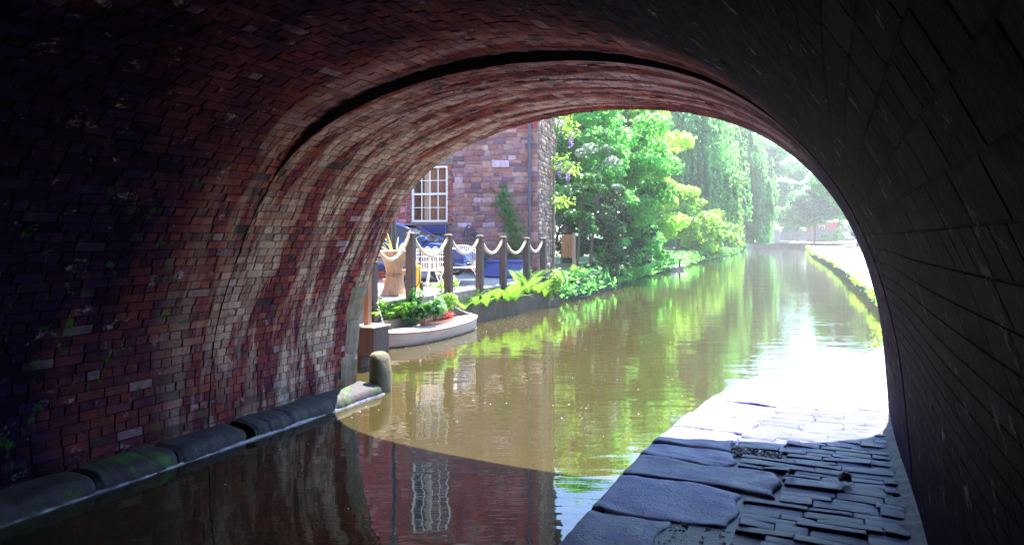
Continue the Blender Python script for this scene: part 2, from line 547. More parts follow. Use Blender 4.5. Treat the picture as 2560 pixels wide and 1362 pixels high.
pm("scum_line", (0.10, 0.10, 0.14), 0.2, 0.6, 14, 0.5, 0.003, 60)

# ------------------------------------------------------------------ setting: ground, water, banks, towpath
FAR_L = [(-7.45, 7.2), (-7.45, 18.6), (-7.7, 20), (-7.9, 23), (-8.5, 30), (-9.27, 39.5), (-10.2, 60), (-11.2, 86), (-13.5, 115), (-17.5, 148)]
FAR_R = [(-1.30, 5.6), (-1.15, 7.1), (-0.97, 8.2), (-0.62, 9.05), (-0.136, 9.6), (0.3, 10.6), (0.65, 11.8), (0.95, 14.5), (1.08, 18), (1.06, 20.9), (0.85, 26), (0.6, 32.5), (-0.24, 50.5), (-1.2, 65), (-2.3, 80), (-3.6, 110), (-5.2, 150)]
ground = M("ground", ([(-320, -58, -0.9), (320, -58, -0.9), (320, 410, -0.9), (-320, 410, -0.9)], [(0, 1, 2, 3)]), "bed")
tag(ground, "dark silty ground under the canal and beyond", "ground", kind="structure")
water = M("water", ([(-24, -50, 0), (3, -50, 0), (3, 175, 0), (-24, 175, 0)], [(0, 1, 2, 3)]), "water")
tag(water, "still brown green canal water with fine ripples", "water", kind="structure")


def strip_bank(name, edge, off, z0, z1, mat, label, cat, lip=0.0, side=-1):
    """land between an edge polyline and a far offset, with a vertical face down to the bed"""
    n = len(edge)
    V = []
    for (x, y) in edge:
        V += [(x, y, -0.9), (x, y, z0), (x + side * 1.2, y, z0 + lip), (x + side * off, y, z1)]
    F = []
    for i in range(n - 1):
        for k in range(3):
            f = (i * 4 + k, (i + 1) * 4 + k, (i + 1) * 4 + k + 1, i * 4 + k + 1)
            F.append(f if side < 0 else tuple(reversed(f)))
    o = M(name, (V, F), mat)
    tag(o, label, cat, kind="structure")
    return o


strip_bank("left_bank", FAR_L[1:], 290, 0.45, 2.5, "grass_ground", "overgrown grassy bank on the far side of the canal", "bank", 0.35)
strip_bank("left_garden", [(-7.45, 7.14), (-7.45, 18.6)], 60, 0.42, 0.62, "bank_soil", "soil bank below the timber deck", "bank", 0.2)
strip_bank("far_bank", [(-17.5, 148), (-14.5, 152), (-9, 154), (-5.2, 152)], 0.1, 0.9, 1.0, "path_gravel", "pale far bank where the canal turns", "bank")
far_ground = M("far_ground", ([(-60, 150.2, 1.0), (60, 150.2, 0.6), (300, 400, 4), (-300, 400, 4), (-5.2, 150.2, 0.9), (-14, 153, 1.2)], [(0, 1, 2, 3)]), "path_gravel")
tag(far_ground, "pale open ground at the far turn of the canal", "ground", kind="structure")

# towpath: base sheet, gravel beyond the bridge, individually built stones under it
ZP = 0.35
edge_r = [(-1.30, -50)] + FAR_R
wid = [1.76, 1.76, 1.62] + [2.3, 2.6, 2.9, 3.0, 3.2, 3.4, 3.6, 3.7, 3.8, 4.0, 4.2, 4.5, 4.8, 5.0, 5.0]
V, F = [], []
for (x, y), w in zip(edge_r, wid):
    V += [(x, y, -0.9), (x, y, ZP - 0.06), (x + 0.06, y, ZP - 0.022), (x + w, y, ZP - 0.022)]
for i in range(len(edge_r) - 1):
    for k in range(3):
        F.append((i * 4 + k, i * 4 + k + 1, (i + 1) * 4 + k + 1, (i + 1) * 4 + k))
towpath = M("towpath", (V, F), "joint_dirt")
tag(towpath, "stone paved towpath beside the canal running under the bridge", "towpath", kind="structure")
# pale gravel sheet starting just outside the arch
ge = FAR_R[1:]
gw = wid[2:]
NV = 7
V, F = [], []
ys = np.concatenate([np.linspace(7.05, 12, 40), np.linspace(12.4, 150, 80)])
ex = np.interp(ys, [p[1] for p in ge], [p[0] for p in ge]); ew = np.interp(ys, [p[1] for p in ge], gw)
gx = np.random.default_rng(3)
for i, y in enumerate(ys):
    for k in range(NV):
        t = k / (NV - 1)
        V.append((ex[i] + 0.015 + t * ew[i] + (0.02 * gx.normal() if k == 0 else 0), y, ZP + 0.006 + 0.010 * gx.normal() + 0.03 * math.sin(t * PI) - 0.06 * max(0, 1 - (y - 7.05) / 0.45)))
for i in range(len(ys) - 1):
    for k in range(NV - 1):
        F.append((i * NV + k, i * NV + k + 1, (i + 1) * NV + k + 1, (i + 1) * NV + k))
o = M("path", (V, F), "path_gravel", smooth=True)
tag(o, "pale sunlit gravel path curving away along the canal", "path", kind="structure")
# right verge land
V, F = [], []
for (x, y), w in zip(edge_r, wid):
    x2 = x + w
    V += [(x2 - 0.02, y, -0.4), (x2 - 0.02, y, ZP + 0.03), (x2 + 1.5, y, ZP + 0.25), (x2 + 290, y, 2.5)]
for i in range(len(edge_r) - 1):
    for k in range(3):
        F.append((i * 4 + k, i * 4 + k + 1, (i + 1) * 4 + k + 1, (i + 1) * 4 + k))
o = M("right_bank", (V, F), "grass_ground")
tag(o, "green verge beyond the towpath", "verge", kind="structure")

# slabs
XL = -1.335
# joint lines across the kerb slabs: y at the canal edge, y at the inner end, bow
joints = [(2.1, 2.1, 0.02), (2.74, 2.80, 0.02), (3.38, 3.36, -0.02), (3.99, 4.03, -0.045), (4.62, 4.60, 0.05), (5.14, 5.10, -0.03), (5.49, 5.44, 0.02), (6.02, 5.98, 0.02), (6.56, 6.52, -0.02), (7.12, 7.1, 0.02), (7.72, 7.7, 0.0)]
inner = [-0.58, -0.60, -0.86, -0.53, -0.34, -0.66, -0.72, -0.62, -0.54, -0.46]
for i in range(10):
    r = np.random.default_rng(50 + i); ph = r.uniform(0, 6, 8)
    (a0, b0, c0), (a1, b1, c1) = joints[i], joints[i + 1]
    nu, nv = 27, 17
    y_mid = (a0 + a1) / 2
    xe = np.interp(y_mid, [5.6, 7.1, 8.2], [XL, -1.17, -1.0])
    zt = ZP + 0.006 * math.sin(i * 2.1)
    V, F = [], []
    us = 0.5 - 0.5 * np.cos(np.linspace(0, PI, nu)); vs = 0.5 - 0.5 * np.cos(np.linspace(0, PI, nv))
    for u in us:
        for v in vs:
            ya = a0 + (b0 - a0) * u + c0 * math.sin(PI * u) + 0.008; yb = a1 + (b1 - a1) * u + c1 * math.sin(PI * u) - 0.008
            y = ya + v * (yb - ya)
            xe = np.interp(y, [5.5, 7.1, 8.2], [XL, -1.17, -1.0])
            x = xe + u * (inner[i] - xe) + 0.02 * math.sin(9 * v + ph[5]) * u
            e = min(u, 1 - u) * abs(inner[i] - xe); f = min(v, 1 - v) * (yb - ya)
            # round the inner corners in plan
            fall = 0.03 * math.exp(-e / 0.009) + 0.03 * math.exp(-f / 0.009)
            wear = 0.010 * math.sin(2.6 * u + ph[0]) * math.sin(3 * v + ph[1]) + 0.004 * math.sin(11 * u + ph[2] + 5 * v) + 0.0025 * math.sin(23 * v + ph[3] + 9 * u) + 0.0012 * r.normal()
            V.append((x, y, zt + wear - fall))
    n0 = len(V)
    for p in range(nu - 1):
        for q in range(nv - 1):
            F.append((p * nv + q, (p + 1) * nv + q, (p + 1) * nv + q + 1, p * nv + q + 1))
    rim = [p * nv for p in range(nu)] + [(nu - 1) * nv + q for q in range(1, nv)] + [p * nv + nv - 1 for p in range(nu - 2, -1, -1)] + [q for q in range(nv - 2, 0, -1)]
    for q in rim: V.append((V[q][0], V[q][1], zt - 0.24))
    for k in range(len(rim)):
        k2 = (k + 1) % len(rim)
        F.append((rim[k2], rim[k], n0 + k, n0 + k2))
    M("paving_slab", (V, F), "slab_stone", towpath, smooth=True)
# setts: variants of a pillow stone
def pillow(seed):
    r = np.random.default_rng(seed)
    nu, nv = 6, 4
    V, F = [], []
    jl = r.normal(0, 0.028, (nu, nv, 2)); sl = r.normal(0, 1, 2)
    for i in range(nu):
        for j in range(nv):
            u, v = i / (nu - 1) * 2 - 1, j / (nv - 1) * 2 - 1
            uu = u * (1 - 0.05 * v * v); vv = v * (1 - 0.10 * u * u)
            rim = i in (0, nu - 1) or j in (0, nv - 1)
            h = 0.0 if rim else 1.0 - 0.18 * u * u - 0.25 * v * v + 0.12 * sl[0] * u + 0.14 * sl[1] * v
            if not rim:
                uu = (-0.92, -0.36, 0.36, 0.92)[i - 1]; vv = (-0.80, 0.80)[j - 1]
            V.append((uu * 0.52 + jl[i, j, 0] * 0.35, vv * 0.52 + jl[i, j, 1] * 0.5, h + r.normal() * 0.06 * (not rim)))
    for i in range(nu - 1):
        for j in range(nv - 1):
            F.append((i * nv + j, (i + 1) * nv + j, (i + 1) * nv + j + 1, i * nv + j + 1))
    me = mk_mesh("cobble", V, F, True); me.materials.append(MT["sett_stone"])
    return me


pillows = [pillow(s) for s in range(10)]
y = 2.3; row = 0
r2 = np.random.default_rng(5)
while y < 7.45:
    h = r2.uniform(0.070, 0.115)
    x = {0: -0.55, 1: -0.6}.get(0)
    ym = y + h / 2
    xs = -0.56 if ym < 3.37 else (-0.36 if ym < 4.02 else (-0.51 if ym < 4.60 else (-0.32 if ym < 5.12 else (-0.34 if ym < 5.56 and ym > 5.42 else (-0.64 if ym < 5.46 else (-0.70 if ym < 6 else (-0.60 if ym < 6.55 else (-0.52 if ym < 7.1 else -0.44))))))))
    x = xs + r2.uniform(0.0, 0.02)
    while x < 0.31:
        w = min(r2.uniform(0.16, 0.36), 0.36 - x)
        if w < 0.07: break
        o = inst("cobble", pillows[int(r2.integers(10))], towpath, (x + w / 2, y + h / 2 + r2.normal() * 0.008, ZP - 0.024 + r2.normal() * 0.0035 + max(0, x - 0.1) * 0.06),
                 (r2.normal() * 0.025, r2.normal() * 0.012, r2.normal() * 0.014 + (PI if r2.random() < .5 else 0)), (w * 1.03, h * 1.08, r2.uniform(0.020, 0.030)))
        x += w + 0.008
    y += h + 0.006; row += 1
# dirt fillet where the wall meets the setts
def fillet(u, v):
    y = 1.8 + u * 5.6
    return (0.26 + v * 0.2, y, ZP - 0.03 + 0.10 * v ** 1.5 + 0.016 * math.sin(y * 17 + v * 3) * (1 - v) + 0.010 * math.sin(y * 41 + 5 * v))
M("dirt_fillet", gridsurf(120, 5, fillet), "rock", towpath, smooth=True)
# broken wet patch where a slab is missing
r3 = np.random.default_rng(9)
hm = r3.normal(0, 1, (46, 46))
for _ in range(1): hm = (hm + np.roll(hm, 1, 0) + np.roll(hm, -1, 0) + np.roll(hm, 1, 1)) / 2.2
def patchf(u, v):
    i, j = int(u * 45), int(v * 45)
    x = -0.86 + u * 0.48; y = 3.36 + v * 0.66
    return (x, y, ZP - 0.028 + 0.0085 * hm[i, j] - 0.03 * (math.exp(-((u - 0.33) / 0.05) ** 2) + math.exp(-((u - 0.52) / 0.04) ** 2) + math.exp(-((u - 0.93) / 0.04) ** 2)))
M("broken_paving", gridsurf(46, 46, patchf), "wet_rubble", towpath)
def patchg(u, v):
    i, j = int(u * 45), int(v * 45)
    return (-0.72 + u * 0.36, 5.42 + v * 0.16, ZP + 0.0 + 0.007 * hm[j, i])
M("broken_paving", gridsurf(46, 20, patchg), "wet_rubble", towpath)
# ------------------------------------------------------------------ the bridge
PROF = [(0.47, -0.7), (0.46, 0.0), (0.43, 0.33), (0.395, 0.85), (0.36, 1.21), (0.315, 1.46), (0.24, 1.75), (0.13, 2.04), (-0.01, 2.3), (-0.21, 2.56), (-0.49, 2.82),
        (-0.85, 3.03), (-1.25, 3.165), (-1.7, 3.25), (-2.2, 3.285), (-2.71, 3.265), (-3.3, 3.17), (-3.85, 3.0), (-4.3, 2.77), (-4.63, 2.48), (-4.88, 2.13), (-5.10, 1.70),
        (-5.26, 1.33), (-5.37, 0.97), (-5.42, 0.5), (-5.43, 0.0), (-5.43, -0.7)]
P0 = np.array(PROF)
# smooth by Catmull-Rom resampling
def catmull(P, n):
    out = []
    for i in range(len(P) - 1):
        p0, p1, p2, p3 = P[max(i - 1, 0)], P[i], P[i + 1], P[min(i + 2, len(P) - 1)]
        for k in range(n):
            t = k / n
            out.append(0.5 * ((2 * p1) + (-p0 + p2) * t + (2 * p0 - 5 * p1 + 4 * p2 - p3) * t * t + (-p0 + 3 * p1 - 3 * p2 + p3) * t ** 3))
    out.append(P[-1]); return np.array(out)
PP = catmull(P0, 12)
for _ in range(20):
    PP[1:-1] = 0.25 * PP[:-2] + 0.5 * PP[1:-1] + 0.25 * PP[2:]
SL = np.concatenate([[0], np.cumsum(np.linalg.norm(np.diff(PP, axis=0), axis=1))])
STOT = SL[-1]
TN = np.gradient(PP, axis=0); TN /= np.linalg.norm(TN, axis=1)[:, None]
NI = np.stack([-TN[:, 1], TN[:, 0]], 1)          # inward normal when walking right -> crown -> left
Y_STEP, Y_MOUTH, Y_BACK = 4.85, 7.10, -32.0  # unseen back of the barrel lengthened to darken the near bricks


def ringoff(x):
    """how far the older, wider barrel stands outside the mouth ring"""
    return np.interp(x, [-4.62, -4.35, -3.9, -2.7, -2.0, -1.2, -0.7, -0.3], [0.0, 0.04, 0.078, 0.078, 0.072, 0.04, 0.02, 0.0])


def arch(s, y, h):
    """point h metres in from the brick face line at arc length s, distance y"""
    x = np.interp(s, SL, PP[:, 0]); z = np.interp(s, SL, PP[:, 1])
    nx = np.interp(s, SL, NI[:, 0]); nz = np.interp(s, SL, NI[:, 1])
    off = np.where(y < Y_STEP - 0.001, -ringoff(x), 0.0)
    q = h + off + 0.012 * np.sin(s * 1.7 + y * 0.9) * np.sin(y * 1.3 + 0.5)
    return np.stack([x + nx * q, y, z + nz * q], -1)


bridge = thing("canal_bridge", "dark brick arched canal bridge whose long barrel frames the whole view", "bridge", (-2.5, 0, 0))
MORT = -0.009
parts = []
for (ya, yb, ny) in ((Y_BACK, Y_STEP - 0.002, 60), (Y_STEP, Y_MOUTH, 8)):
    ss = np.linspace(0, STOT, 160); yy = np.linspace(ya, yb, ny)
    S, Yg = np.meshgrid(ss, yy, indexing='ij')
    A = arch(S, Yg, np.interp(S, [4.0, 5.0], [-0.0035, MORT]))
    nv = ny
    Fq = [(i * nv + j, i * nv + j + 1, (i + 1) * nv + j + 1, (i + 1) * nv + j) for i in range(159) for j in range(nv - 1)]
    parts.append((A.reshape(-1, 3), Fq))
V, F = join(parts)
bkv = np.zeros((len(V), 3)); bkv[:, 0] = V[:, 1]
# arc coordinate for staining and painted shade of the mortar
bkv[:, 1] = np.concatenate([np.repeat(np.linspace(0, STOT, 160), 60), np.repeat(np.linspace(0, STOT, 160), 8)])
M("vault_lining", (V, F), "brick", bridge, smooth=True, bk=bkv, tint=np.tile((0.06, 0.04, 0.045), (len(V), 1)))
# step face between the two barrels
ss = np.linspace(0, STOT, 160)
A = arch(ss, np.full(160, Y_STEP), np.full(160, 0.004)); B = arch(ss, np.full(160, Y_STEP - 0.01), np.full(160, -0.06)); B[:, 1] = Y_STEP; A[:, 1] = Y_STEP
M("step_face", (np.concatenate([A, B]), [(i, i + 1, 161 + i, 160 + i) for i in range(159)]), "mortar", bridge)

# bricks
def piece_verts(rects, mapf, h, depth, chamf, jit, r):
    N = len(rects)
    a0, a1, b0, b1 = rects.T
    out = np.zeros((N, 12, 3))
    sg = [(0, 0), (1, 0), (1, 1), (0, 1)]
    chamf = np.broadcast_to(np.asarray(chamf, float), (N,))
    jit = np.broadcast_to(np.asarray(jit, float), (N,))[:, None]
    ja = r.normal(0, 1, (N, 4)) * jit; jb = r.normal(0, 1, (N, 4)) * jit; tl = r.normal(0, 0.9, (N, 4)) * jit
    for lvl in range(3):
        for k, (p, q) in enumerate(sg):
            a = (a1 if p else a0) + ja[:, k]; b = (b1 if q else b0) + jb[:, k]
            ins = (0.0, 0.0, chamf)[lvl]
            a = a - ins * (1 if p else -1); b = b - ins * (1 if q else -1)
            hh = (np.full(N, -depth), h - chamf * 0.8, h + tl[:, k] * 0.5)[lvl]
            out[:, lvl * 4 + k] = mapf(a, b, hh)
    return out


PF = [(8, 9, 10, 11)]
for lv in (0, 4):
    for k in range(4):
        k2 = (k + 1) % 4
        PF.append((lv + k, lv + k2, lv + 4 + k2, lv + 4 + k))
PF = np.array(PF)
PFR = PF[:, ::-1].copy()


def emit_pieces(V, tint, bk, mat, parent, name, rest, faces, maxn=300, nrm=None):
    c = V[:, 8:12].mean(1)
    U, W, D = project(V[:, 8:12])
    area = 0.5 * np.abs((U[:, 0] - U[:, 2]) * (W[:, 1] - W[:, 3]) - (U[:, 1] - U[:, 3]) * (W[:, 0] - W[:, 2]))
    inside = (U.min(1) > 0) & (U.max(1) < 2560) & (W.min(1) > 0) & (W.max(1) < 1362) & (D.min(1) > 0.5)
    area = np.where(inside, area, 0)
    order = np.argsort(-area)
    sel = [i for i in order[:maxn] if area[i] > 0]
    for i in sel:
        t = np.repeat(tint[i][None], 12, 0)
        M(name, (V[i], faces), mat, parent, tint=t, bk=None if bk is None else bk[i], nrm=None if nrm is None else nrm[i])
    keep = np.ones(len(V), bool); keep[sel] = False
    Vr = V[keep].reshape(-1, 3); k = keep.sum()
    if k:
        Fr = (faces[None] + 12 * np.arange(k)[:, None, None]).reshape(-1, 4)
        M(rest, (Vr, Fr), mat, parent, tint=np.repeat(tint[keep], 12, 0), bk=None if bk is None else bk[keep].reshape(-1, 3), kind="stuff", nrm=None if nrm is None else nrm[keep].reshape(-1, 3))


rb = np.random.default_rng(21)
rects, hs, tints = [], [], []
pal = np.array([(0.26, 0.062, 0.048), (0.20, 0.045, 0.05), (0.31, 0.085, 0.05), (0.14, 0.04, 0.055), (0.09, 0.035, 0.055), (0.17, 0.055, 0.065), (0.055, 0.03, 0.05), (0.36, 0.13, 0.09), (0.45, 0.34, 0.38)])
pw = np.array([0.22, 0.18, 0.14, 0.15, 0.10, 0.08, 0.06, 0.05, 0.02]); pw = pw / pw.sum()
ncourse = int(STOT / 0.079); cp = STOT / ncourse
for (ya, yb) in ((0.2, Y_STEP - 0.0015), (Y_STEP, Y_MOUTH)):
    far = ya > 4
    for ci in range(ncourse):
        s0 = ci * cp
        header = (ci % 4 != 0) if far else (ci % 3 == 0)
        y = ya - (rb.uniform(0, 0.2))
        while y < yb - 0.02:
            L = (0.108 if header else 0.222) * rb.uniform(0.9, 1.1)
            y1 = min(y + L, yb); y0 = max(y, ya)
            if y1 - y0 > 0.035 and not (s0 + cp < 0.95):
                miss = rb.random() < 0.004
                if not miss:
                    rects.append((s0 + 0.005, s0 + cp - 0.006, y0 + 0.005, y1 - 0.005))
                    hs.append(rb.normal(0, 0.0022) - (0.010 if rb.random() < 0.025 else 0))
                    t = pal[rb.choice(len(pal), p=pw)] * rb.uniform(0.75, 1.25) * 0.6 + np.array((0.20, 0.045, 0.06)) * 0.4
                    tints.append(t)
                    if s0 < 4.6:
                        hs[-1] *= 0.03; rects[-1] = (s0 + 0.0030, s0 + cp - 0.0030, y0 + 0.003, y1 - 0.002)
            y += L + 0.002
rects = np.array(rects); hs = np.array(hs); tints = np.array(tints)
BV = piece_verts(rects, arch, hs, 0.045, np.interp(rects[:, 0], [4.2, 5.2], [0.0006, 0.003]), np.interp(rects[:, 0], [4.0, 5.2], [0.00004, 0.0013]), rb)
bk = np.zeros((len(rects), 12, 3)); sg = [(0, 0), (1, 0), (1, 1), (0, 1)]
for lv in range(3):
    for k, (p, q) in enumerate(sg):
        bk[:, lv * 4 + k, 0] = rects[:, 3] if q else rects[:, 2]
        bk[:, lv * 4 + k, 1] = rects[:, 1] if p else rects[:, 0]
bk[:, :, 2] = rb.random(len(rects))[:, None]
# worn faces shade with the curve of the vault, each brick set a touch out of true
nrm = np.zeros((len(rects), 12, 3))
nrm[:, :, 0] = np.interp(bk[:, :, 1], SL, NI[:, 0]); nrm[:, :, 2] = np.interp(bk[:, :, 1], SL, NI[:, 1])
tilt = rb.normal(0, 1, (len(rects), 1, 3)) * np.interp(rects[:, 0], [4.4, 5.4], [0.028, 0.030])[:, None, None]
nrm = nrm + tilt
nrm /= np.linalg.norm(nrm, axis=2)[:, :, None]
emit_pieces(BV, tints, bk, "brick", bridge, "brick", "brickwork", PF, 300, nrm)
# spandrel, deck, parapets
TOPZ = 4.35
XA, XB = -16.0, 9.0
def spandrel(yf, flip):
    ss = np.linspace(0, STOT, 120)
    q = arch(ss, np.full(120, yf), np.full(120, -0.02 if yf > 0 else -0.1)); q[:, 1] = yf
    V = q.tolist(); F = []
    n = 120
    top = [(XB + (XA - XB) * i / (n - 1), yf, TOPZ) for i in range(n)]
    # fan columns: outer boundary follows a box (right side up, top, left side down)
    per = []
    for i in range(n):
        t = i / (n - 1)
        if t < 0.25: per.append((XB, yf, -0.7 + (TOPZ + 0.7) * t / 0.25))
        elif t < 0.75: per.append((XB + (XA - XB) * (t - 0.25) / 0.5, yf, TOPZ))
        else: per.append((XA, yf, TOPZ - (TOPZ + 0.7) * (t - 0.75) / 0.25))
    V += per
    for i in range(n - 1):
        f = (i, i + 1, n + i + 1, n + i)
        F.append(tuple(reversed(f)) if flip else f)
    return V, F
M("spandrel_wall", spandrel(Y_MOUTH + 0.004, True), "outer_brick", bridge)
M("spandrel_wall", spandrel(Y_BACK, False), "outer_brick", bridge)
M("bridge_deck", box(XA, XB, Y_BACK, Y_MOUTH, TOPZ, TOPZ + 0.1), "path_gravel", bridge)
for yy_ in (Y_MOUTH - 0.3, Y_BACK):
    p_ = M("parapet", box(XA, XB, yy_, yy_ + 0.34, TOPZ + 0.1, TOPZ + 1.05, 0.02), "outer_brick", bridge)
    M("coping", box(XA, XB, yy_ - 0.05, yy_ + 0.39, TOPZ + 1.05, TOPZ + 1.15, 0.02), "jamb_stone", p_)
# jamb stones at the left springing, following the curve
def arc_at(x_left_z):
    zz = PP[:, 1].copy(); half = len(PP) // 2
    return np.interp(-x_left_z, -zz[half:], SL[half:])
zb = [0.16, 0.52, 0.95, 1.36]
for i in range(3):
    s1, s0 = arc_at(zb[i] + 0.004), arc_at(zb[i + 1] - 0.004)
    dy = (0.30, 0.24, 0.30)[i]
    V, F = [], []
    nu, nv = 6, 5
    def jf(u, v, s0=s0, s1=s1, dy=dy):
        return arch(np.array(s0 + u * (s1 - s0)), np.array(Y_MOUTH - dy + v * (dy + 0.012)), np.array(0.016 - 0.012 * (abs(2 * u - 1) ** 8 + abs(2 * v - 1) ** 10)))
    V, F = gridsurf(nu, nv, jf)
    # back and end face
    n0 = len(V)
    back = np.array([arch(np.array(s0 + i_ / (nu - 1) * (s1 - s0)), np.array(Y_MOUTH + 0.012), np.array(-0.25)) for i_ in range(nu)])
    V = np.concatenate([V, back])
    F = [tuple(reversed(f)) for f in F] + [(i_ * nv + nv - 1, (i_ + 1) * nv + nv - 1, n0 + i_ + 1, n0 + i_) for i_ in range(nu - 1)]
    M("jamb_stone", (V, F), "jamb_stone", bridge, smooth=False)
# rounded plinth stones along the left wall
def plinth(y0, y1, seed, zt=0.145):
    r = np.random.default_rng(seed); ph = r.uniform(0, 6, 4)
    prof = [(-5.44, zt + 0.0), (-5.34, zt - 0.002), (-5.22, zt - 0.010), (-5.15, zt - 0.028), (-5.118, zt - 0.06), (-5.105, zt - 0.11), (-5.105, -0.15)]
    n = 25; V = []; F = []
    for i in range(n):
        t = i / (n - 1); e = 0.018 * (abs(2 * t - 1) ** 24) + 0.0018 * r.normal()
        for (x, z) in prof:
            V.append((x - e * (1 if x > -5.4 else 0) + 0.006 * math.sin(5 * t + ph[0] + z * 9), y0 + t * (y1 - y0), z - (e if z > 0 else 0) + 0.006 * math.sin(6 * t + ph[1] + x * 20)))
    m = len(prof)
    for i in range(n - 1):
        for k in range(m - 1):
            F.append((i * m + k, i * m + k + 1, (i + 1) * m + k + 1, (i + 1) * m + k))
    F.append(tuple(range(m))); F.append(tuple(reversed(range((n - 1) * m, n * m))))
    return V, F
edges_p = [(-0.5, 0.62), (0.63, 1.72), (1.73, 2.7), (2.71, 3.52), (3.53, 4.25), (4.26, 5.02), (5.14, 5.62), (5.63, 6.3), (6.31, 7.22)]
for i, (a_, b_) in enumerate(edges_p):
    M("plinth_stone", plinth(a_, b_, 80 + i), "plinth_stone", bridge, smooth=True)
# wet ledge at the waterline below the plinth
def ledge(u, v):
    y = -0.5 + u * 7.75
    w = 0.010 + 0.006 * math.sin(y * 7) + 0.004 * math.sin(y * 23)
    return (-5.112 + v * (0.010 + w), y, 0.022 - 0.03 * v ** 2 + 0.003 * math.sin(y * 31))
M("wet_ledge", gridsurf(240, 4, ledge), "scum_line", bridge, smooth=True)
# mossy rounded guard stone at the corner of the mouth
gs = []
for i, (z, sx, sy, ox) in enumerate([(-0.3, 0.105, 0.15, 0.02), (0.05, 0.10, 0.15, 0.02), (0.25, 0.098, 0.148, 0.018), (0.41, 0.094, 0.145, 0.012), (0.47, 0.082, 0.13, 0.0), (0.50, 0.06, 0.10, -0.012), (0.505, 0.02, 0.03, -0.02)]):
    for k in range(16):
        a = 2 * PI * k / 16
        ca, sa = math.cos(a), math.sin(a)
        q = (abs(ca) ** 4 + abs(sa) ** 4) ** -0.25
        gs.append((-5.245 + ox + sx * ca * q + 0.008 * math.sin(z * 20 + k), 7.33 + sy * sa * q, z))
F = [(i * 16 + k, i * 16 + (k + 1) % 16, (i + 1) * 16 + (k + 1) % 16, (i + 1) * 16 + k) for i in range(6) for k in range(16)] + [tuple(range(96, 112))]
o = M("guard_stone", (np.array(gs), F), "mossy_stone", smooth=True)
tag(o, "stubby mossy guard stone at the waterline corner of the arch", "guard stone")

# ------------------------------------------------------------------ deck and terrace
DX, DZ = -7.60, 0.765
deck = thing("timber_deck", "low weathered timber deck with vertical fascia boards above the water", "deck", (DX - 1.0, 14.0, 0))
rd = np.random.default_rng(31)
y = 9.0
while y < 18.55:
    w = rd.uniform(0.125, 0.15)
    M("fascia_board", box(DX - 0.03, DX + rd.uniform(-0.004, 0.006), y, y + w - 0.008, 0.28 + rd.uniform(-0.02, 0.02), DZ - 0.03 + rd.uniform(-0.006, 0.004), 0.004), "fascia_timber", deck)
    y += w
x = DX + 0.02
k = 0
while x > DX - 1.45:
    w = 0.142
    for (ya, yb) in ((8.4, 12.05 + (k % 3) * 0.7), (12.06 + (k % 3) * 0.7, 15.4 + (k % 2) * 0.6), (15.41 + (k % 2) * 0.6, 18.6)):
        M("deck_board", box(x - w + 0.006, x, ya, yb - 0.004, DZ - 0.03, DZ + rd.uniform(-0.003, 0.004), 0.004), "deck_timber", deck)
    x -= w; k += 1
M("deck_joist", box(DX - 1.4, DX - 0.04, 8.5, 18.5, 0.2, DZ - 0.032), "dark_timber", deck)
rt = np.random.default_rng(32)
def terr(u, v):
    x = -9.05 - u * 12; y = 7.2 + v * 13.2
    return (x, y, DZ - 0.01 + 0.17 * min(1, u * 8) + 0.006 * rt.normal())
o = M("terrace", gridsurf(40, 50, terr), "terrace_gravel", smooth=True)
tag(o, "pale sunlit gravel terrace behind the timber deck", "terrace", kind="structure")
# dark stone footing below the deck and along the house
foot = thing("stone_footing", "dark damp stone footing below the deck fascia boards", "wall", (DX, 14, 0))
y = 7.2; k = 0
while y < 19.2:
    L = rd.uniform(0.5, 0.9)
    for (za, zb_) in ((-0.5, 0.16), (0.165, 0.36)):
        M("footing_stone", box(DX - 0.3, DX + 0.10 - 0.04 * (za > 0) + rd.uniform(-0.02, 0.02), y, y + L - 0.012, za, zb_, 0.02), "plinth_stone", foot)
    y += L

# ------------------------------------------------------------------ posts and ropes
def post(y, ztop, label, x=DX + 0.035, w=0.155, mat="dark_timber", lean=0.0, round_top=False):
    t = thing("fence_post", label, "post", (x, y, 0), group="posts along the deck edge")
    t.rotation_euler = (0, lean, 0.05)
    h = w / 2
    V, F = box(-h, h, -h, h, -0.25, ztop, 0.008)
    # weathered four-way chamfered cap
    cap = [(-h, -h, ztop - 0.0), (h, -h, ztop), (h, h, ztop), (-h, h, ztop), (-h * .45, -h * .45, ztop + 0.035), (h * .45, -h * .45, ztop + 0.035), (h * .45, h * .45, ztop + 0.035), (-h * .45, h * .45, ztop + 0.035)]
    cf = [(0, 1, 5, 4), (1, 2, 6, 5), (2, 3, 7, 6), (3, 0, 4, 7), (4, 5, 6, 7)]
    M("post_shaft", (V, F), mat, t, world=False)
    M("post_cap", (np.array(cap) + [0, 0, 0.001], cf), mat, t, world=False)
    M("rope_hole", xf(lathe([(0.016, 0), (0.016, 0.01)], 10), mat=Matrix.Translation((h + 0.001, 0, ztop - 0.11)) @ Matrix.Rotation(R(90), 4, 'Y')), "black_metal", t, world=False)
    M("rope_hole", xf(lathe([(0.016, 0), (0.016, 0.01)], 10), mat=Matrix.Translation((0, -h - 0.011, ztop - 0.11)) @ Matrix.Rotation(R(-90), 4, 'X')), "black_metal", t, world=False)
    return t
post_y = [11.63, 13.10, 14.53, 15.82, 17.27, 18.45]
post_z = [2.03, 2.00, 1.985, 1.96, 1.93, 1.925]
plab = ["thick dark timber post beside the woven pedestal table", "dark timber post left of the wire settee", "brown timber post in front of the wire settee arm",
        "brown timber post rising behind the bright ferns", "dark timber post beside the climbing plant, second from house corner", "last dark timber post at the house corner"]
for i in range(6):
    post(post_y[i], post_z[i], plab[i], mat="dark_timber" if i in (0, 1, 4, 5) else "dark_timber", lean=rd.normal() * 0.008)
